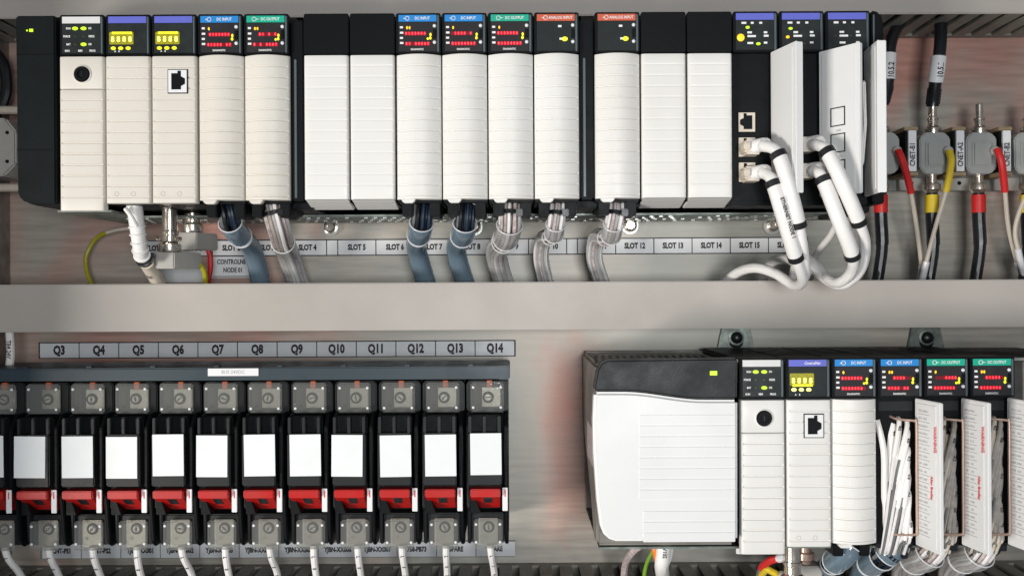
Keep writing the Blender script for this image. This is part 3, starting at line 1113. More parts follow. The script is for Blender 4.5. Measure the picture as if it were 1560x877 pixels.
a, b = P(1122, 829, 60), P(1192, 843, 60)
single('blank_label', MB().box(a[0], b[0], 57, 60, b[2], a[2]), 'label_white', 'small white label strip under the lower key switch module', 'label', (a[0], 57, b[2]), bevel=0.3)

# ------------------------------------------------------------------ fuse holders
bar_t = thing('busbar_cover', 'dark blue grey busbar cover with BUS 24VDC tag above the fuse holders', 'busbar', (-220, 30, -76))
zb0, zb1 = -74.0, -63.6
part('cover', MB().box(-440, -2.6, 34, 100, zb0, zb1), 'bar_blue', bar_t, bevel=1.0)
part('end_piece', MB().box(-12, -2.2, 33, 100.8, zb0 - .4, zb1 + .4), 'bar_blue', bar_t, bevel=1.0)
a, b = P(317, 561, 100), P(394, 572, 100)
tg = part('tag', MB().box(a[0], b[0], 100, 100.7, b[2], a[2]), 'label_white', bar_t)
part('print', MB().text('BUS 24VDC', 4.2, ((a[0] + b[0]) / 2, 100.85, (a[2] + b[2]) / 2), sx=0.9), 'print_grey', tg)
for i in range(8):
    part('clip', MB().box(-400 + i * 52, -396 + i * 52, 92, 98, zb1, zb1 + 1.4), 'bar_blue', bar_t)

FP = 36.4
FX0 = (64 - 780) * kk(95)


def fuse(i):
    x = FX0 + FP * i
    q = 'Q%d' % (i + 4)
    t = thing('fuse_holder', 'black fuse holder with blank white card below label %s' % q, 'fuse holder', (0, 0, 0), 'row of fuse holders')
    K = lambda k: ('fuse', k)
    part('base', lambda: MB().box(-16.6, 17.6, 6, 70, -208, -76), 'black', t, key=K('base'), bevel=1.5)
    part('side_rib', lambda: MB().prism_x([(70, -100), (96, -102), (106, -112), (106, -160), (98, -168), (92, -206), (86, -212), (70, -212)], 14.2, 17.4), 'black', t, key=K('ribr'), bevel=0.8)
    part('side_rib', lambda: MB().prism_x([(70, -100), (90, -102), (98, -112), (98, -178), (90, -184), (88, -206), (84, -212), (70, -212)], -16.6, -13.6), 'charcoal', t, key=K('ribl'), bevel=0.8)
    # top terminal
    part('terminal_housing', lambda: MB().prism(rr(-17, 17.8, -103, -76.5, 4), 70.3, 86), 'charcoal', t, key=K('thouse'), bevel=1.0)
    tp = part('terminal_plate', lambda: MB().box(-4, 11, 86.3, 88, -98, -82), 'terminal', t, key=K('tplate'), bevel=0.4)
    part('screw_recess', lambda: MB().lathe((1, 87.6, -90), (0, 1, 0), [(4.8, 0), (4.8, 0.7), (4.5, 0.8)], 16), 'black', tp, key=K('recess_upper'))
    part('screw', lambda: MB().lathe((1, 88, -90), (0, 1, 0), [(3.1, 0), (3.1, 0.9), (2.4, 1.6), (1.6, 1.6), (1.3, 0.9)], 14), 'screw_metal', tp, key=K('screw'))
    o = part('screw_slot', lambda: MB().box(-2.3, 2.3, 89.2, 89.8, -0.4, 0.4), 'black', tp, key=K('slot'))
    o.location = B((1, 0, -90))
    o.rotation_euler = (0, random.uniform(0, 3.1), 0)
    part('copper_tab', lambda: MB().box(0, 4.4, 86.4, 90, -81.5, -76), 'orange_tab', t, key=K('tab'), bevel=0.4)
    cv = part('clear_cover', lambda: MB().box(-13.4, 14.0, 92, 96, -101, -76.8), 'clear_cover', t, key=K('cover'), bevel=1.2)
    for sx in (-11, 11.6):
        for zz in (-97.5, -81):
            part('rivet', lambda: MB().lathe((0, 96, 0), (0, 1, 0), [(1.2, 0), (1.1, 0.5), (0.5, 0.9)], 8), 'label_white', cv, key=K('rivet')).location = B((sx, 0, zz))
    # pull-out carrier
    ca = part('carrier', lambda: MB().box(-14.6, 11.8, 70.5, 100, -165, -103.4), 'black', t, key=K('carrier'), bevel=1.0)
    for s in (-14.6, -3.0, 8.9):
        part('guide_rib', lambda: MB().box(0, 2.6, 100, 108, -116.5, -103.2), 'charcoal', ca, key=K('guide'), bevel=0.5).location = B((s, 0, 0))
    part('carrier_face', lambda: MB().box(-14.8, 12.2, 100.3, 110, -158, -116.2), 'charcoal', ca, key=K('face'), bevel=1.0)
    dz = random.uniform(-1.2, 1.2)
    cd = part('blank_card', lambda: MB().box(-14.0, 11.0, 110, 110.6, -150.3, -116.9), 'blank_card', t, key=K('card'), bevel=0.1)
    cd.location = B((random.uniform(-.3, .3), 0, dz * 0.8))
    cd.rotation_euler = (0, random.uniform(-.012, .012), 0)
    # red lever
    lv = part('lever', lambda: MB().prism_x([(112, -161), (112, -167.2), (108, -168.5), (91, -180.5), (86, -180), (86, -161)], -13.2, 11.2), 'red', t, key=K('lever'), bevel=0.7)
    part('lever_hole', lambda: MB().prism_x([(108.1, -168.75), (100, -174.4), (99.6, -173.7), (107.8, -167.9)], -2.6, 4.2), 'black_cable', lv, key=K('lhole'))
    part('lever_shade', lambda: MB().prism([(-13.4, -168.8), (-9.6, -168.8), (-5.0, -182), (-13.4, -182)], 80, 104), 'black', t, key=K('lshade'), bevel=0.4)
    tg = part('side_tag', lambda: MB().box(12.6, 16.9, 106.2, 107.4, -179.5, -160.8), 'label_white', t, key=K('tag'), bevel=0.3)
    part('tag_mark', lambda: MB().box(14.3, 15.2, 107.4, 107.6, -168, -162.4), 'print_red', tg, key=K('tmark'))
    # bottom terminal
    tp = part('terminal_plate', lambda: MB().box(-7.5, 8.5, 86.3, 88, -212, -190), 'terminal', t, key=K('tplate2'), bevel=0.4)
    part('screw_recess', lambda: MB().lathe((1, 87.6, -197), (0, 1, 0), [(4.8, 0), (4.8, 0.7), (4.5, 0.8)], 16), 'black', tp, key=K('recess_lower'))
    part('screw', lambda: MB().lathe((1, 88, -197), (0, 1, 0), [(3.1, 0), (3.1, 0.9), (2.4, 1.6), (1.6, 1.6), (1.3, 0.9)], 14), 'screw_metal', tp, key=K('screw2'))
    o = part('screw_slot', lambda: MB().box(-2.3, 2.3, 89.2, 89.8, -0.4, 0.4), 'black', tp, key=K('slot'))
    o.location = B((1, 0, -197))
    o.rotation_euler = (0, random.uniform(0, 3.1), 0)
    cv = part('clear_cover', lambda: MB().box(-11.2, 12.4, 92, 96, -213.2, -189.2), 'clear_cover', t, key=K('cover2'), bevel=1.2)
    for sx in (-9.2, 10.4):
        for zz in (-207.5, -193):
            part('rivet', lambda: MB().lathe((0, 96, 0), (0, 1, 0), [(1.2, 0), (1.1, 0.5), (0.5, 0.9)], 8), 'label_white', cv, key=K('rivet')).location = B((sx, 0, zz))
    part('lower_housing', lambda: MB().box(-13.2, 14, 70.4, 85.8, -211, -186), 'charcoal', t, key=K('lhouse'), bevel=1.0)
    t.location = B((x, 0, 0))
    # wire
    jx, jd = random.uniform(-2.5, 3.5), random.uniform(-6, 6)
    path = catmull([(x + 2.0, 90, -211), (x + 2.4 + jx * .2, 87 + jd * .3, -222), (x + 3.0 + jx * .6, 74 + jd, -240), (x + 3.0 + jx, 56, -266)], 6)
    w = thing('marked_wire', 'white marker sleeved wire leaving the fuse holder below label %s' % q, 'wire', path[-1], 'wires below the fuse holders')
    part('marker_sleeve', MB().tube(path, 2.9, 10), 'white_cable', w)
    mb = MB()
    for k, ch_ in enumerate('L%d%d' % (i // 10, (i + 4) % 10)):
        (c, tn) = at(path, 0.3 + 0.18 * k)
        tv = Vector(tn).normalized()
        u = Vector((0, 0.0, 0)) + tv
        # letters read along the sleeve and face the room
        nrm = Vector((0, 1, 0)) - tv * tv.dot(Vector((0, 1, 0)))
        nrm.normalize()
        side = tv.cross(nrm)
        if side.x < 0:
            side = -side
        mb.text(ch_, 4.2, tuple(Vector(c) + nrm * 3.05), u=tuple(u), v=tuple(side), bold=0.03)
    part('print', mb, 'print_black', w)


for i in range(-1, 11):
    fuse(i)


# ------------------------------------------------------------------ cable bundles
def bundle(label, pts, rad, n, wm, sleeves=(), ties=(), extra=None, name='cable_bundle', group='wire bundles leaving the upper rack', wr=1.5, rims=True, d_is_px=True):
    path = catmull([P(*q) for q in pts], 7)
    t = thing(name, label, 'cable bundle', path[-1], group)
    rnd = random.Random(int(pts[0][0]))
    pos = [(0, 0)]
    k = 0
    rr_ = [rad * 0.42, rad * 0.78]
    cnt = [max(3, n // 3), n - max(3, n // 3) - 1]
    for r_, c_ in zip(rr_, cnt):
        for j in range(c_):
            a = 2 * math.pi * j / c_ + rnd.random() * .4
            pos.append((r_ * math.cos(a), r_ * math.sin(a)))
    for j, pz in enumerate(pos):
        part('wire', MB().tube(path, wr * rnd.uniform(0.85, 1.15), 6, off=pz), wm[j % len(wm)], t)
    for (t0, t1, m, rs) in sleeves:
        seg = sub(path, t0, t1)
        s = part('sleeve', MB().tube(seg, rad * rs, 18, cap=False), m, t)
        if rims:
            for e in (0, -1):
                q = seg[e]
                q2 = seg[1] if e == 0 else seg[-2]
                part('sleeve_rim', MB().ring(q, tuple(q2[j] - q[j] for j in range(3)), rad * rs, 0.55, 20, 6), 'sleeve_rim', s)
    for tt in ties:
        c, tn = at(path, tt)
        tie = part('cable_tie', MB().lathe(tuple(Vector(c) - Vector(tn).normalized() * 1.7), tn, [(rad * 0.9, 0), (rad * 1.1, 0.2), (rad * 1.1, 3.2), (rad * 0.9, 3.4)], 18), 'black_cable', t)
        part('tie_head', MB().box(c[0] + rad * 0.5, c[0] + rad * 0.5 + 5, c[1] + rad * 0.75, c[1] + rad * 0.75 + 5, c[2] - 2.6, c[2] + 2.8), 'black_cable', tie, bevel=0.6)
    return t


NV = ['navy_wire', 'navy_wire', 'grey_wire', 'black_cable']
WW = ['white_wire', 'pink_wire', 'white_wire', 'pink_wire', 'tan_wire']
W2 = ['white_wire', 'white_wire', 'pink_wire', 'white_wire']
bundle('dark wire bundle in blue sleeve below the left blue topped module', [(340, 298, 125), (347, 322, 132), (352, 342, 126), (366, 360, 98), (382, 376, 66), (391, 402, 50), (399, 440, 42)], 8.2, 14, NV,
       [(0.30, 0.50, 'sleeve_blue', 1.12), (0.52, 0.98, 'sleeve_blue', 1.02)])
bundle('pale wire bundle with black tie below the left green topped module', [(414, 298, 125), (418, 322, 134), (424, 345, 128), (430, 366, 98), (437, 382, 66), (445, 405, 50), (457, 440, 42)], 9.6, 18, WW,
       [(0.52, 0.98, 'sleeve_clear', 1.0)], (0.2,))
bundle('dark wire bundle in blue sleeve above the SLOT 7 label', [(645, 296, 125), (644, 320, 133), (642, 342, 130), (638, 358, 104), (634, 374, 66), (640, 400, 50), (652, 440, 42)], 8.4, 14, NV,
       [(0.30, 0.50, 'sleeve_blue', 1.12), (0.52, 0.98, 'sleeve_blue', 1.02)])
bundle('dark wire bundle in looped blue sleeve above the SLOT 8 label', [(712, 296, 125), (710, 320, 133), (708, 344, 130), (704, 360, 104), (695, 374, 66), (699, 400, 50), (712, 440, 42)], 8.2, 14, NV,
       [(0.03, 0.15, 'sleeve_blue', 1.1), (0.32, 0.5, 'sleeve_blue', 1.15), (0.52, 0.98, 'sleeve_blue', 1.02)])
bundle('thick white wire bundle with black tie below the middle green topped module', [(778, 296, 125), (777, 322, 136), (776, 346, 132), (770, 364, 106), (757, 380, 68), (759, 404, 50), (770, 440, 42)], 9.4, 18, WW,
       [(0.3, 0.5, 'sleeve_clear', 1.08), (0.54, 0.98, 'sleeve_clear', 1.0)], (0.2,))
bundle('white wire bundle with black tie below the left orange topped module', [(850, 296, 125), (849, 322, 136), (846, 345, 132), (842, 360, 110), (828, 364, 66), (824, 395, 50), (834, 440, 42)], 7.0, 12, W2,
       [(0.3, 0.46, 'sleeve_clear', 1.08), (0.54, 0.98, 'sleeve_clear', 0.95)], (0.2,))
bundle('white wire bundle with black tie below the right orange topped module', [(938, 296, 125), (938, 322, 136), (934, 345, 132), (928, 362, 110), (910, 362, 66), (906, 395, 50), (920, 440, 42)], 7.4, 12, W2,
       [(0.3, 0.46, 'sleeve_clear', 1.08), (0.54, 0.98, 'sleeve_clear', 0.95)], (0.2,))
LBG = 'wire bundles leaving the lower rack'
bundle('dark bundle in blue sleeve below the lower closed blue topped module', [(1298, 816, 125), (1294, 832, 136), (1282, 848, 130), (1264, 860, 104), (1254, 876, 70), (1250, 905, 50)], 8.6, 12, NV, [(0.2, 0.52, 'sleeve_blue', 1.12), (0.56, 0.98, 'sleeve_blue', 1.0)], group=LBG)
bundle('dark bundle in blue sleeve below the lower open blue topped module', [(1370, 818, 125), (1362, 832, 136), (1344, 848, 130), (1326, 858, 104), (1312, 876, 70), (1306, 905, 50)], 9.2, 12, NV, [(0.15, 0.35, 'sleeve_blue', 1.1), (0.4, 0.6, 'sleeve_blue', 1.12), (0.64, 0.98, 'sleeve_blue', 1.0)], (0.3,), group=LBG)
bundle('white fanned bundle below the lower left green topped module', [(1430, 812, 128), (1426, 830, 142), (1412, 846, 138), (1394, 852, 110), (1380, 866, 74), (1374, 905, 50)], 10.5, 18, WW, [(0.35, 0.6, 'sleeve_clear', 1.1), (0.64, 0.98, 'sleeve_clear', 1.0)], (0.16,), group=LBG)
bundle('white fanned bundle below the lower right green topped module', [(1506, 812, 128), (1500, 830, 142), (1488, 846, 138), (1468, 850, 110), (1452, 866, 74), (1444, 905, 50)], 10.5, 18, WW, [(0.35, 0.6, 'sleeve_clear', 1.1), (0.64, 0.98, 'sleeve_clear', 1.0)], (0.16,), group=LBG)

# wires inside the open lower modules
for i, cols in ((3, ('white_cable', 'grey_wire', 'white_wire')), (4, ('tan_wire', 'grey_wire', 'beige_wire')), (5, ('tan_wire', 'grey_wire', 'beige_wire'))):
    names_ = {3: 'white', 4: 'tan', 5: 'tan'}
    x = LX0 + PW * i
    t = thing('terminal_wiring', ['sheaf of white sleeved wires inside the open blue topped module', 'sheaf of tan sleeved wires inside the open left green topped module', 'sheaf of tan sleeved wires inside the open right green topped module'][i - 3],
              'wiring', (x + 14, 146, ZBL), 'wires inside the open lower modules')
    rnd = random.Random(i * 3)
    for k in range(36):
        lay = k % 3
        zt = ZBL + 93 - (k // 3) * 6.6 - lay * 2.2
        xt = x + (14.5, 19.0, 23.2)[lay] + rnd.uniform(-1.6, 1.2)
        xb = x + 5 + 0.5 * k + rnd.uniform(-.8, .8)
        dd = 147 + 3.6 * lay + rnd.uniform(0, 3)
        zl = ZBL - 2
        zm = max(zt - 34, zl + 5)
        f = min(1, 30 / max(31, zt - zl))
        xm = xt + (xb - xt) * min(0.75, 0.35 + f * 0.5)
        pth = catmull([(xt + 1, 143, zt + 1), (xt, dd, zt), (xm, dd + 2, zm), (xb, dd - 2, zl + 1), (xb, dd - 8, zl - 8)], 5)
        w = part('wire', MB().tube(pth, 1.15, 7), cols[1 + k % 2], t)
        seg = sub(pth, 0.1, rnd.uniform(0.42, 0.55))
        part('marker_sleeve', MB().tube(seg, 1.75, 8), cols[0] if i == 3 else ('tan_wire', 'beige_wire', 'grey_sleeve')[k % 3], w)
        if k % 2:
            c, tn = at(pth, 0.3)
            tv = Vector(tn).normalized()
            nrm = (Vector((0, 1, 0)) - tv * tv.y).normalized()
            side = tv.cross(nrm)
            side = side if side.x > 0 else -side
            part('print', MB().text('%d' % (401 + k), 3.0, tuple(Vector(c) + nrm * 2.05), u=tuple(tv), v=tuple(side), bold=0.03), 'print_black', w)
    if i == 3:
        pth = catmull([(x + 2.5, 148, ZBL + 92), (x + 6, 152, ZBL + 70), (x + 6.4, 152, ZBL + 40), (x + 8, 148, ZBL + 2)], 6)
        part('loose_wire', MB().tube(pth, [2.4 if q < 14 else 1.4 for q in range(len(pth))], 8), 'white_cable', t)

# ------------------------------------------------------------------ white network cables on the open modules
def netcable(label, pts, plug, t_s, rad=4.1, srad=5.5, text=None):
    path = catmull([P(*q) for q in pts], 8)
    t = thing('network_cable', label, 'cable', path[-1], 'white network cables')
    part('cord', MB().tube(path, rad, 12), 'white_cable', t)
    seg = sub(path, *t_s)
    s = part('label_sleeve', MB().tube(seg, srad, 14), 'white_cable', t)
    for e in t_s:
        c, tn = at(path, e)
        tn = Vector(tn).normalized()
        part('band', MB().lathe(tuple(Vector(c) - tn * 2.4), tuple(tn), [(srad + .1, 0), (srad + .5, 0.3), (srad + .5, 4.5), (srad + .1, 4.8)], 16), 'charcoal', t)
    if plug:
        q = P(*plug)
        pg = part('plug', MB().box(q[0] - 7.5, q[0] + 5, q[1] - 8, q[1] + 9, q[2] - 5.5, q[2] + 5.5), 'cream_plug', t, bevel=1.6)
        part('plug_latch', MB().box(q[0] - 9, q[0] - 4, q[1] - 2, q[1] + 12, q[2] - 2.6, q[2] + 2.6), 'cream_plug', pg, bevel=0.8)
        bt = catmull([(q[0] - 2, q[1] + 4, q[2]), (q[0] + 6, q[1] + 12, q[2] + 1.2), path[4], path[8]], 5)
        part('boot', MB().tube(bt, [5.6 - 1.6 * j / (len(bt) - 1) for j in range(len(bt))], 12), 'white_cable', t)
    if text:
        c0, tn = at(path, (t_s[0] + t_s[1]) / 2)
        tv = Vector(tn).normalized()
        nrm = (Vector((0, 1, 0)) - tv * tv.y).normalized()
        side = Vector((-tv.z, 0, tv.x)).normalized()
        part('print', MB().text(text, 3.8, tuple(Vector(c0) + nrm * (srad + .3) + side * 1.3), u=tuple(tv), v=tuple(side), bold=0.03, sx=0.95), 'print_black', s)
    return t


netcable('white network cable in upper plug of module with amber lamp', [(1158, 222, 168), (1172, 224, 178), (1186, 236, 184), (1202, 285, 186), (1215, 336, 182), (1223, 380, 172), (1226, 420, 150), (1216, 404, 118), (1198, 394, 92), (1174, 402, 60), (1158, 440, 46)],
         (1146, 226, 158), (0.2, 0.41))
netcable('white network cable with printed sleeve in lower plug of module with amber lamp', [(1158, 262, 168), (1168, 266, 176), (1178, 280, 182), (1194, 332, 182), (1212, 392, 172), (1223, 426, 152), (1210, 434, 130), (1180, 416, 112), (1150, 408, 96), (1122, 416, 74), (1096, 438, 50)],
         (1146, 266, 158), (0.2, 0.40), text='ETHERNET NODE 1')
netcable('white network cable passing in front of the raised right door, upper one', [(1236, 220, 168), (1248, 222, 178), (1260, 232, 186), (1284, 280, 190), (1306, 332, 184), (1318, 372, 170), (1310, 412, 152), (1282, 434, 134), (1252, 420, 118), (1230, 394, 96), (1214, 400, 62), (1206, 440, 44)],
         (1228, 222, 158), (0.18, 0.37))
netcable('white network cable passing in front of the raised right door, lower one', [(1236, 260, 168), (1244, 262, 176), (1254, 274, 182), (1276, 330, 184), (1297, 384, 176), (1298, 412, 160), (1278, 430, 142), (1258, 422, 122), (1242, 402, 98), (1226, 410, 62), (1220, 440, 44)],
         (1228, 262, 158), (0.2, 0.41))
pth = catmull([P(1278, 335, 120), P(1266, 358, 110), P(1252, 376, 95), P(1240, 396, 75), P(1232, 440, 45)], 6)
single('thin_cable', MB().tube(pth, 2.7, 10), 'white_cable', 'thin white cord behind the network cables, running down left', 'cable', pth[-1])

# ------------------------------------------------------------------ coaxial connectors below the upper left modules
def bnc(t, c, up, s=1.0, m='nickel', name='coax_connector'):
    """bayonet plug seen from the side; c base centre, up = +1/-1"""
    return part(name, MB().lathe(c, (0, 0, up), [(3.6 * s, 0), (6.2 * s, 0.4), (6.6 * s, 2), (6.6 * s, 6), (5.6 * s, 7.5), (4.4 * s, 8.5), (4.4 * s, 13), (5.0 * s, 13.6), (5.0 * s, 15), (3.3 * s, 15.6), (3.3 * s, 27), (2.6 * s, 27.6)], 16), m, t)


def lowtap(label, px, py0, py1, d, bx0, bx1, ptop, wires):
    a = P(px, py1, d)
    t = thing('coax_tap', label, 'tap', a, 'coax taps')
    xa, xb = P(bx0, py0, d)[0], P(bx1, py0, d)[0]
    z0, z1 = P(px, py1, d)[2], P(px, py0, d)[2]
    w = xb - xa
    # body: faceted block, wider towards the back
    b = [(xa, d - 22), (xa + 2, d), (a[0] + 6, d + 2), (xb - 4, d - 14), (xb, d - 26)]
    n = len(b)
    vs = [(x, dd, z0) for x, dd in b] + [(x, dd, z1) for x, dd in b]
    body = part('body', MB().add(vs, [tuple(range(n)), tuple(range(2 * n - 1, n - 1, -1))] + [(i, i + n, (i + 1) % n + n, (i + 1) % n) for i in range(n)]), 'tap_light', t, bevel=0.8)
    cz = z1
    bn = part('coax_connector', MB().lathe((a[0], d - 6, cz), (0, 0, 1), [(4, 0), (8.6, 0.6), (9, 2), (9, 6.5), (7, 8), (6.4, 9), (6.4, 14), (7.2, 14.6), (7.2, 17), (6, 17.8), (6, ptop), (5.4, ptop + .5)], 16), 'nickel', t)
    for s in (-1, 1):
        part('bayonet_lug', MB().lathe((a[0] + s * 7.6, d - 4, cz + 11), (s, 0, 0), [(1.6, 0), (1.6, 2.4), (1, 2.8)], 8), 'nickel', bn)
    for pts, r_, m in wires:
        part('lead', MB().tube(catmull([P(*q) for q in pts], 6), r_, 8), m, t)
    return t


lowtap('grey coax tap with yellow lead hanging below the upper networked module', 255, 384, 409, 100, 233, 292, 40,
       [([(286, 398, 78), (302, 402, 76), (312, 415, 70), (312, 440, 60)], 2.2, 'yellow_wire')])
lowtap('grey coax tap with red lead, half behind the other upper left tap', 290, 354, 380, 62, 268, 318, 24,
       [([(314, 374, 40), (320, 390, 38), (320, 412, 36), (314, 440, 34)], 2.4, 'red_tape')])
# white booted plug and its marker
path = catmull([P(204, 306, 132), P(209, 345, 130), P(215, 385, 122), P(226, 404, 96), P(238, 424, 74), P(246, 446, 60)], 7)
bp_ = thing('booted_cable', 'cream network cable with ribbed boot below the upper left yellow display', 'cable', path[-1])
part('boot', MB().tube(sub(path, 0, 0.42), [6.2 - 0.06 * j for j in range(len(sub(path, 0, 0.42)))], 14), 'white_cable', bp_)
for k in range(5):
    c, tn = at(path, 0.2 + 0.055 * k)
    part('boot_rib', MB().lathe(c, tn, [(5.8, -0.9), (6.7, -0.5), (6.7, 0.5), (5.8, 0.9)], 14), 'white_cable', bp_)
q = [P(191, 318, 140), P(200, 330, 141), P(208, 345, 138)]
part('latch_tab', MB().tube(catmull(q, 4), 1.7, 8), 'white_cable', bp_)
part('cord', MB().tube(sub(path, 0.40, 1), 4.2, 10), 'white_cable', bp_)
part('marker_sleeve', MB().tube(sub(path, 0.54, 0.9), 6.0, 12), 'cream_plug', bp_)
c, tn = at(path, 0.49)
td = part('cable_tie', MB().lathe(c, tn, [(5.4, -2.6), (6.6, -2.2), (6.6, 2.2), (5.4, 2.6)], 14), 'black_cable', bp_)
part('tie_head', MB().box(c[0] + 4, c[0] + 9.5, c[1] + 1, c[1] + 6, c[2], c[2] + 5), 'black_cable', td, bevel=0.8)
c, tn = at(path, 0.68)
tv = Vector(tn).normalized()
nrm = (Vector((0, 1, 0)) - tv * tv.y).normalized()
part('print', MB().text('20', 6, tuple(Vector(c) + nrm * 6.2), u=tuple(tv), v=tuple(tv.cross(nrm) * (-1 if tv.cross(nrm).x < 0 else 1)), bold=0.02), 'print_black', bp_)
pth = catmull([P(205, 347, 30), P(175, 351, 26), P(148, 362, 22), P(132, 388, 22), P(132, 412, 24), P(142, 440, 28)], 7)
yw = thing('earth_wire', 'yellow wire looping against the panel at upper left', 'wire', pth[-1])
part('insulation', MB().tube(sub(pth, 0.28, 1), 2.0, 8), 'yellow_wire', yw)
part('bare_end', MB().tube(sub(pth, 0, 0.3), 1.7, 8), 'cream_plug', yw)

# ------------------------------------------------------------------ coax taps at the upper right
rail = thing('tap_rail', 'grey mounting rail with holed blocks behind the upper right taps', 'rail', (400, 2, 82))
a, b = P(1350, 269, 14), P(1600, 290, 14)
part('rail', MB().box(a[0] - 18, b[0], 2, 14, b[2] + 1, a[2]), 'tap_grey', rail, bevel=0.6)
for px in (1390, 1463, 1534):
    c = P(px, 279, 22)
    bk = part('end_block', MB().box(c[0] - 11.5, c[0] + 11.5, 14.2, 22, c[2] - 6.5, c[2] + 6), 'tap_light', rail, bevel=0.6)
    part('block_hole', MB().lathe((c[0] - 1, 21.6, c[2]), (0, 1, 0), [(1.8, 0), (1.8, 0.7)], 10), 'black', bk)
TG = 'coax taps'
taps = [(1350, 'red', 'grey coax tap half hidden behind the rightmost open door', 'CNET-B1', 1390),
        (1428, 'yellow', 'grey coax tap with black cable rising and yellow banded cable below', 'CNET-A2', 1463),
        (1499, 'red', 'grey coax tap without upper cable, red banded cable below', 'CNET-B2', 1534),
        (1573, 'yellow', 'grey coax tap cut off by the right edge of the picture', None, None)]
for px, colr, lab, lt, lpx in taps:
    c = P(px, 232, 60)
    t = thing('coax_tap', lab, 'tap', (c[0], 20, c[2] - 20), TG)
    w, h = 13.2, 17.8
    cx = P(px - 7, 232, 42)[0]
    oct_ = [(c[0] - w, c[2] - h + 5), (c[0] - w + 5, c[2] - h), (c[0] + w - 5, c[2] - h), (c[0] + w, c[2] - h + 5), (c[0] + w, c[2] + h - 5), (c[0] + w - 5, c[2] + h), (c[0] - w + 5, c[2] + h), (c[0] - w, c[2] + h - 5)]
    part('body', MB().prism(oct_, 14.5, 56), 'tap_grey', t, bevel=1.0)
    part('front_boss', MB().prism(rr(c[0] - 8.5, c[0] + 8.5, c[2] - 12, c[2] + 10, 2), 55, 58.5), 'tap_grey', t, bevel=1.6)
    part('lead_gland', MB().lathe((c[0] + 9, 56, c[2] + 1), (0, 1, 0), [(4.2, 0), (4, 6), (2.8, 7)], 12), 'tap_light', t)
    top = bnc(t, (cx, 42, c[2] + h - 0.5), 1, 1.0)
    for s in (-1, 1):
        part('bayonet_lug', MB().lathe((cx + s * 5.6, 43, c[2] + h + 5), (s, 0, 0), [(1.3, 0), (1.3, 1.8), (.8, 2.1)], 8), 'nickel', top)
    bot = part('coax_connector', MB().lathe((cx - 1, 42, c[2] - h + .5), (0, 0, -1), [(4.2, 0), (4.2, 7), (7.0, 8), (7.4, 10), (7.4, 13), (6, 14.5), (4.6, 16)], 16), 'nickel', t)
for px, colr, lab, lt, lpx in taps:
    c = P(px, 232, 60)
    # cable going down
    x0 = P(px - 7, 232, 42)[0] - 1
    z0 = c[2] - 18.4 - 15
    path = catmull([(x0, 42, z0), (x0, 42, z0 - 20), (x0 + 1, 42, z0 - 45), (x0 - 1.5, 42, z0 - 66), (x0 - 6, 42, z0 - 90)], 6)
    nm = {1350: 'nearest the open door', 1428: 'second from the open door', 1499: 'third from the open door', 1573: 'at the right edge of the picture'}[px]
    t = thing('coax_cable', 'black coax cable with %s band below the tap %s' % (colr, nm), 'cable', path[-1], 'black coax cables below the taps')
    part('jacket', MB().tube(path, 5.0, 12), 'black_cable', t)
    part('colour_band', MB().tube([(x0, 42, z0 - 1.5), (x0, 42, z0 - 17)], 5.9, 14), colr + '_tape', t)
    part('shrink_sleeve', MB().tube(sub(path, 0.2, 0.52), 5.5, 12), 'black_cable', t)
    if lt:
        q = P(lpx, 230, 56)
        hd = thing('tap_marker', 'tan end bracket with upright white %s label' % lt, 'marker', (q[0], 14, q[2] - 22), 'markers between the taps')
        part('bracket', MB().box(q[0] - 4.6, q[0] + 4.6, 22.2, 53, q[2] - 19, q[2] + 17.5), 'black_soft', hd, bevel=0.6)
        for zz in (q[2] + 18, q[2] - 21):
            part('clip', MB().box(q[0] - 6, q[0] + 6, 22.2, 54, zz, zz + 3.2), 'tan', hd, bevel=0.5)
        pl = part('plate', MB().box(q[0] - 3.2, q[0] + 3.6, 53.2, 56, q[2] - 17.4, q[2] + 17.6), 'label_white', hd, bevel=0.3)
        part('print', MB().text(lt, 6.4, (q[0] + 0.2, 56.15, q[2] - 3), u=(0, 0, 1), v=(-1, 0, 0), bold=0.03, sx=0.8), 'print_black', pl)
# earth leads of the taps
for pts, colr, lab in (([(1368, 229, 66), (1376, 248, 68), (1388, 294, 60), (1397, 350, 48), (1404, 412, 40), (1398, 440, 36)], 'red_tape', 'beige lead with red sleeve from the tap nearest the open door'),
                       ([(1446, 230, 66), (1449, 248, 68), (1441, 292, 62), (1424, 350, 56), (1410, 405, 50), (1402, 440, 40)], 'yellow_tape', 'beige lead with yellow sleeve from the second tap'),
                       ([(1519, 227, 66), (1526, 248, 68), (1531, 292, 60), (1537, 350, 48), (1552, 405, 40), (1572, 440, 36)], 'red_tape', 'beige lead with red sleeve from the third tap'),
                       ([(1592, 227, 66), (1590, 248, 68), (1566, 292, 62), (1547, 345, 56), (1552, 385, 50), (1566, 440, 40)], 'yellow_tape', 'bent beige lead at the right edge beside the red sleeved one')):
    path = catmull([P(*q) for q in pts], 7)
    t = thing('tap_lead', lab, 'wire', path[-1], 'leads of the taps')
    part('wire', MB().tube(path, 1.9, 8), 'beige_wire', t)
    part('sleeve', MB().tube(sub(path, 0, 0.4), 3.0, 10), colr, t)
    part('ferrule', MB().tube(sub(path, 0.78, 0.95), 2.8, 10), 'sleeve_rim', t)
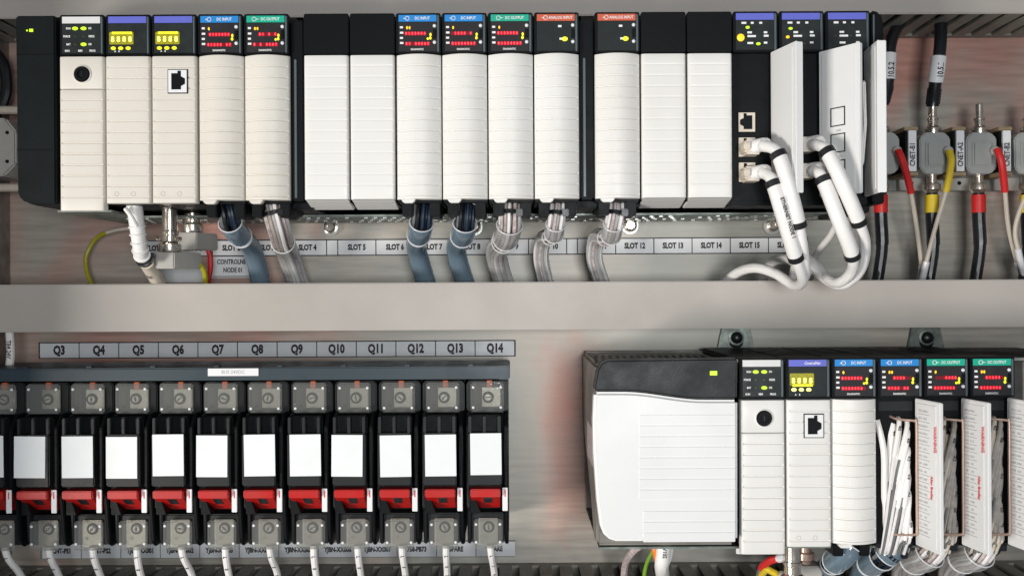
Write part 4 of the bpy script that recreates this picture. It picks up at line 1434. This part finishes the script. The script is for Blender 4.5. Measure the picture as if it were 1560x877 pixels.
# cables rising to the top duct
for pts, lab, nm in (([(1420.5, 176, 42), (1421, 156, 43), (1424, 132, 48), (1428, 105, 52), (1432, 72, 52), (1434, 30, 48), (1436, 5, 44)], 'black coax cable with white marker rising from the second tap', 1),
                     ([(1342, 176, 42), (1346, 152, 44), (1352, 128, 44), (1353, 105, 44), (1357, 66, 42), (1370, 36, 40), (1385, 5, 36)], 'black coax cable with white marker rising beside the end of the upper rack', 0)):
    path = catmull([P(*q) for q in pts], 7)
    t = thing('coax_cable', lab, 'cable', path[0], 'black coax cables above the taps')
    part('jacket', MB().tube(sub(path, 0.12, 1), 5.2, 12), 'black_cable', t)
    part('crimp', MB().tube(sub(path, 0, 0.2), 3.9, 12), 'nickel', t)
    part('boot', MB().tube(sub(path, 0.14, 0.32), 6.0, 12), 'black_cable', t)
    mk = part('marker_sleeve', MB().tube(sub(path, 0.38, 0.60), 6.4, 14), 'label_white', t)
    c, tn = at(path, 0.48)
    part('print', MB().text('10.5.2', 7, (c[0] + 0.5, c[1] + 6.7, c[2]), u=(0.05, 0, 1), v=(-1, 0, 0.05), bold=0.02, sx=0.8), 'print_black', mk)

# ------------------------------------------------------------------ wires below the power supply and lower modules
pw = [('green and red striped supply wire arching left below the white power supply', 'supply_wire', [(990, 820, 120), (978, 828, 118), (962, 842, 100), (952, 862, 70), (950, 900, 50)], 3.0, 'pink_wire'),
      ('thin green yellow supply wire below the white power supply', 'supply_wire', [(1000, 824, 110), (994, 840, 104), (984, 862, 76), (978, 900, 50)], 1.6, 'green_wire'),
      ('orange supply wire below the white power supply', 'supply_wire', [(996, 820, 124), (998, 840, 126), (1004, 858, 118), (1012, 866, 90), (1014, 900, 50)], 2.6, 'orange_wire')]
for lab, nm, pts, r_, m in pw:
    path = catmull([P(*q) for q in pts], 7)
    single(nm, MB().tube(path, r_, 8), m, lab, 'wire', path[-1], 'supply wires below the power supply')
path = catmull([P(1012, 818, 128), P(1010, 845, 128), P(1008, 862, 120), P(1010, 880, 80), P(1012, 905, 50)], 7)
t = thing('supply_wire', 'white marked supply wire between orange wire and module below the power supply', 'wire', path[-1], 'supply wires below the power supply')
part('sleeve', MB().tube(path, 5.6, 12), 'white_cable', t)
part('print', MB().text('W102', 4.6, (path[5][0], path[5][1] + 5.9, path[5][2]), u=(0, 0, -1), v=(1, 0, 0), bold=0.02), 'print_black', t)
path = catmull([P(1024, 818, 118), P(1020, 845, 116), P(1014, 864, 106), P(1012, 900, 50)], 7)
single('supply_wire', MB().tube(path, 2.6, 8), 'white_cable', 'plain white supply wire behind the marked one below the power supply', 'wire', path[-1], 'supply wires below the power supply')

t = thing('coax_tap', 'coax connector pair below the lower networked module', 'tap', P(1212, 900, 120), TG)
c = P(1207, 822, 126)
part('coax_connector', MB().lathe((c[0], 126, c[2]), (0, 0, -1), [(6.4, 0), (6.6, 16), (7.6, 16.6), (7.6, 19), (6.6, 20), (6.6, 26), (9, 28), (9, 36), (6, 37)], 16), 'nickel', t)
c = P(1226, 824, 96)
part('coax_connector', MB().lathe((c[0], 96, c[2]), (0, 0, -1), [(4.6, 0), (4.6, 8), (7.4, 9), (7.4, 14), (5, 15.5), (4.6, 18)], 16), 'copper_wire', t)
part('body', MB().box(c[0] - 9, c[0] + 12, 78, 104, c[2] - 46, c[2] - 18.4), 'tap_light', t, bevel=1)
for lab, pts, r_, m in (('red sleeved lead curving left of the lower coax connector', [(1186, 850, 120), (1172, 854, 116), (1158, 868, 100), (1150, 900, 60)], 3.0, 'red_tape'),
                        ('yellow sleeved lead below the red one beside the lower coax connector', [(1186, 876, 112), (1176, 870, 112), (1166, 868, 108), (1152, 890, 80), (1148, 905, 60)], 2.8, 'yellow_tape')):
    path = catmull([P(*q) for q in pts], 7)
    t = thing('tap_lead', lab, 'wire', path[-1], 'leads of the taps')
    part('sleeve', MB().tube(sub(path, 0, 0.6), r_, 10), m, t)
    part('wire', MB().tube(sub(path, 0.55, 1), r_ * 0.75, 8), 'grey_wire', t)
    part('lug', MB().lathe(path[0], (1, 0, 0.2), [(2.2, -3), (3.4, 0), (3.2, 4), (1.6, 6)], 10), 'sleeve_rim', t)

# ------------------------------------------------------------------ things at the left edge
path = catmull([P(-30, 60, 30), P(2, 92, 30), P(10, 120, 30), P(8, 150, 30), P(-12, 185, 30)], 7)
single('black_cord', MB().tube(path, 5, 10), 'black_cable', 'thick black cord bulging in at the upper left edge', 'cable', path[-1])
for py, lab in ((168, 'pale horizontal support rod behind the power adapter, upper of two'), (286, 'pale horizontal support rod behind the power adapter, lower of two')):
    a = P(-40, py, 50)
    b = P(45, py, 50)
    single('support_rod', MB().tube([a, b], 3.6, 10), 'beige_wire', lab, 'rod', a, 'support rods at the left edge')
cn = thing('terminal_cover', 'grey angular cover with two screws at the left edge', 'cover', P(0, 268, 40))
part('shell', MB().prism([Z(-30, 178, 60), Z(8, 180, 60), Z(24, 200, 60), Z(24, 250, 60), Z(6, 268, 60), Z(-30, 268, 60)], 20, 60), 'tap_light', cn, bevel=1.5)
for py in (202, 246):
    q = P(11, py, 60)
    part('screw', MB().lathe((q[0], 60, q[2]), (0, 1, 0), [(1.6, 0), (1.4, 0.8)], 8), 'black', cn)
path = catmull([P(14, 500, 60), P(16, 525, 60), P(16, 545, 60), P(12, 575, 58)], 6)
t = thing('marked_wire', 'short white marked wire standing at the left edge above the busbar', 'wire', path[-1])
part('marker_sleeve', MB().tube(path, 3.4, 10), 'white_cable', t)
part('print', MB().text('TB4 24V', 5.2, (path[8][0], path[8][1] + 3.6, path[8][2]), u=(0, 0, -1), v=(1, 0, 0), bold=0.02), 'print_black', t)
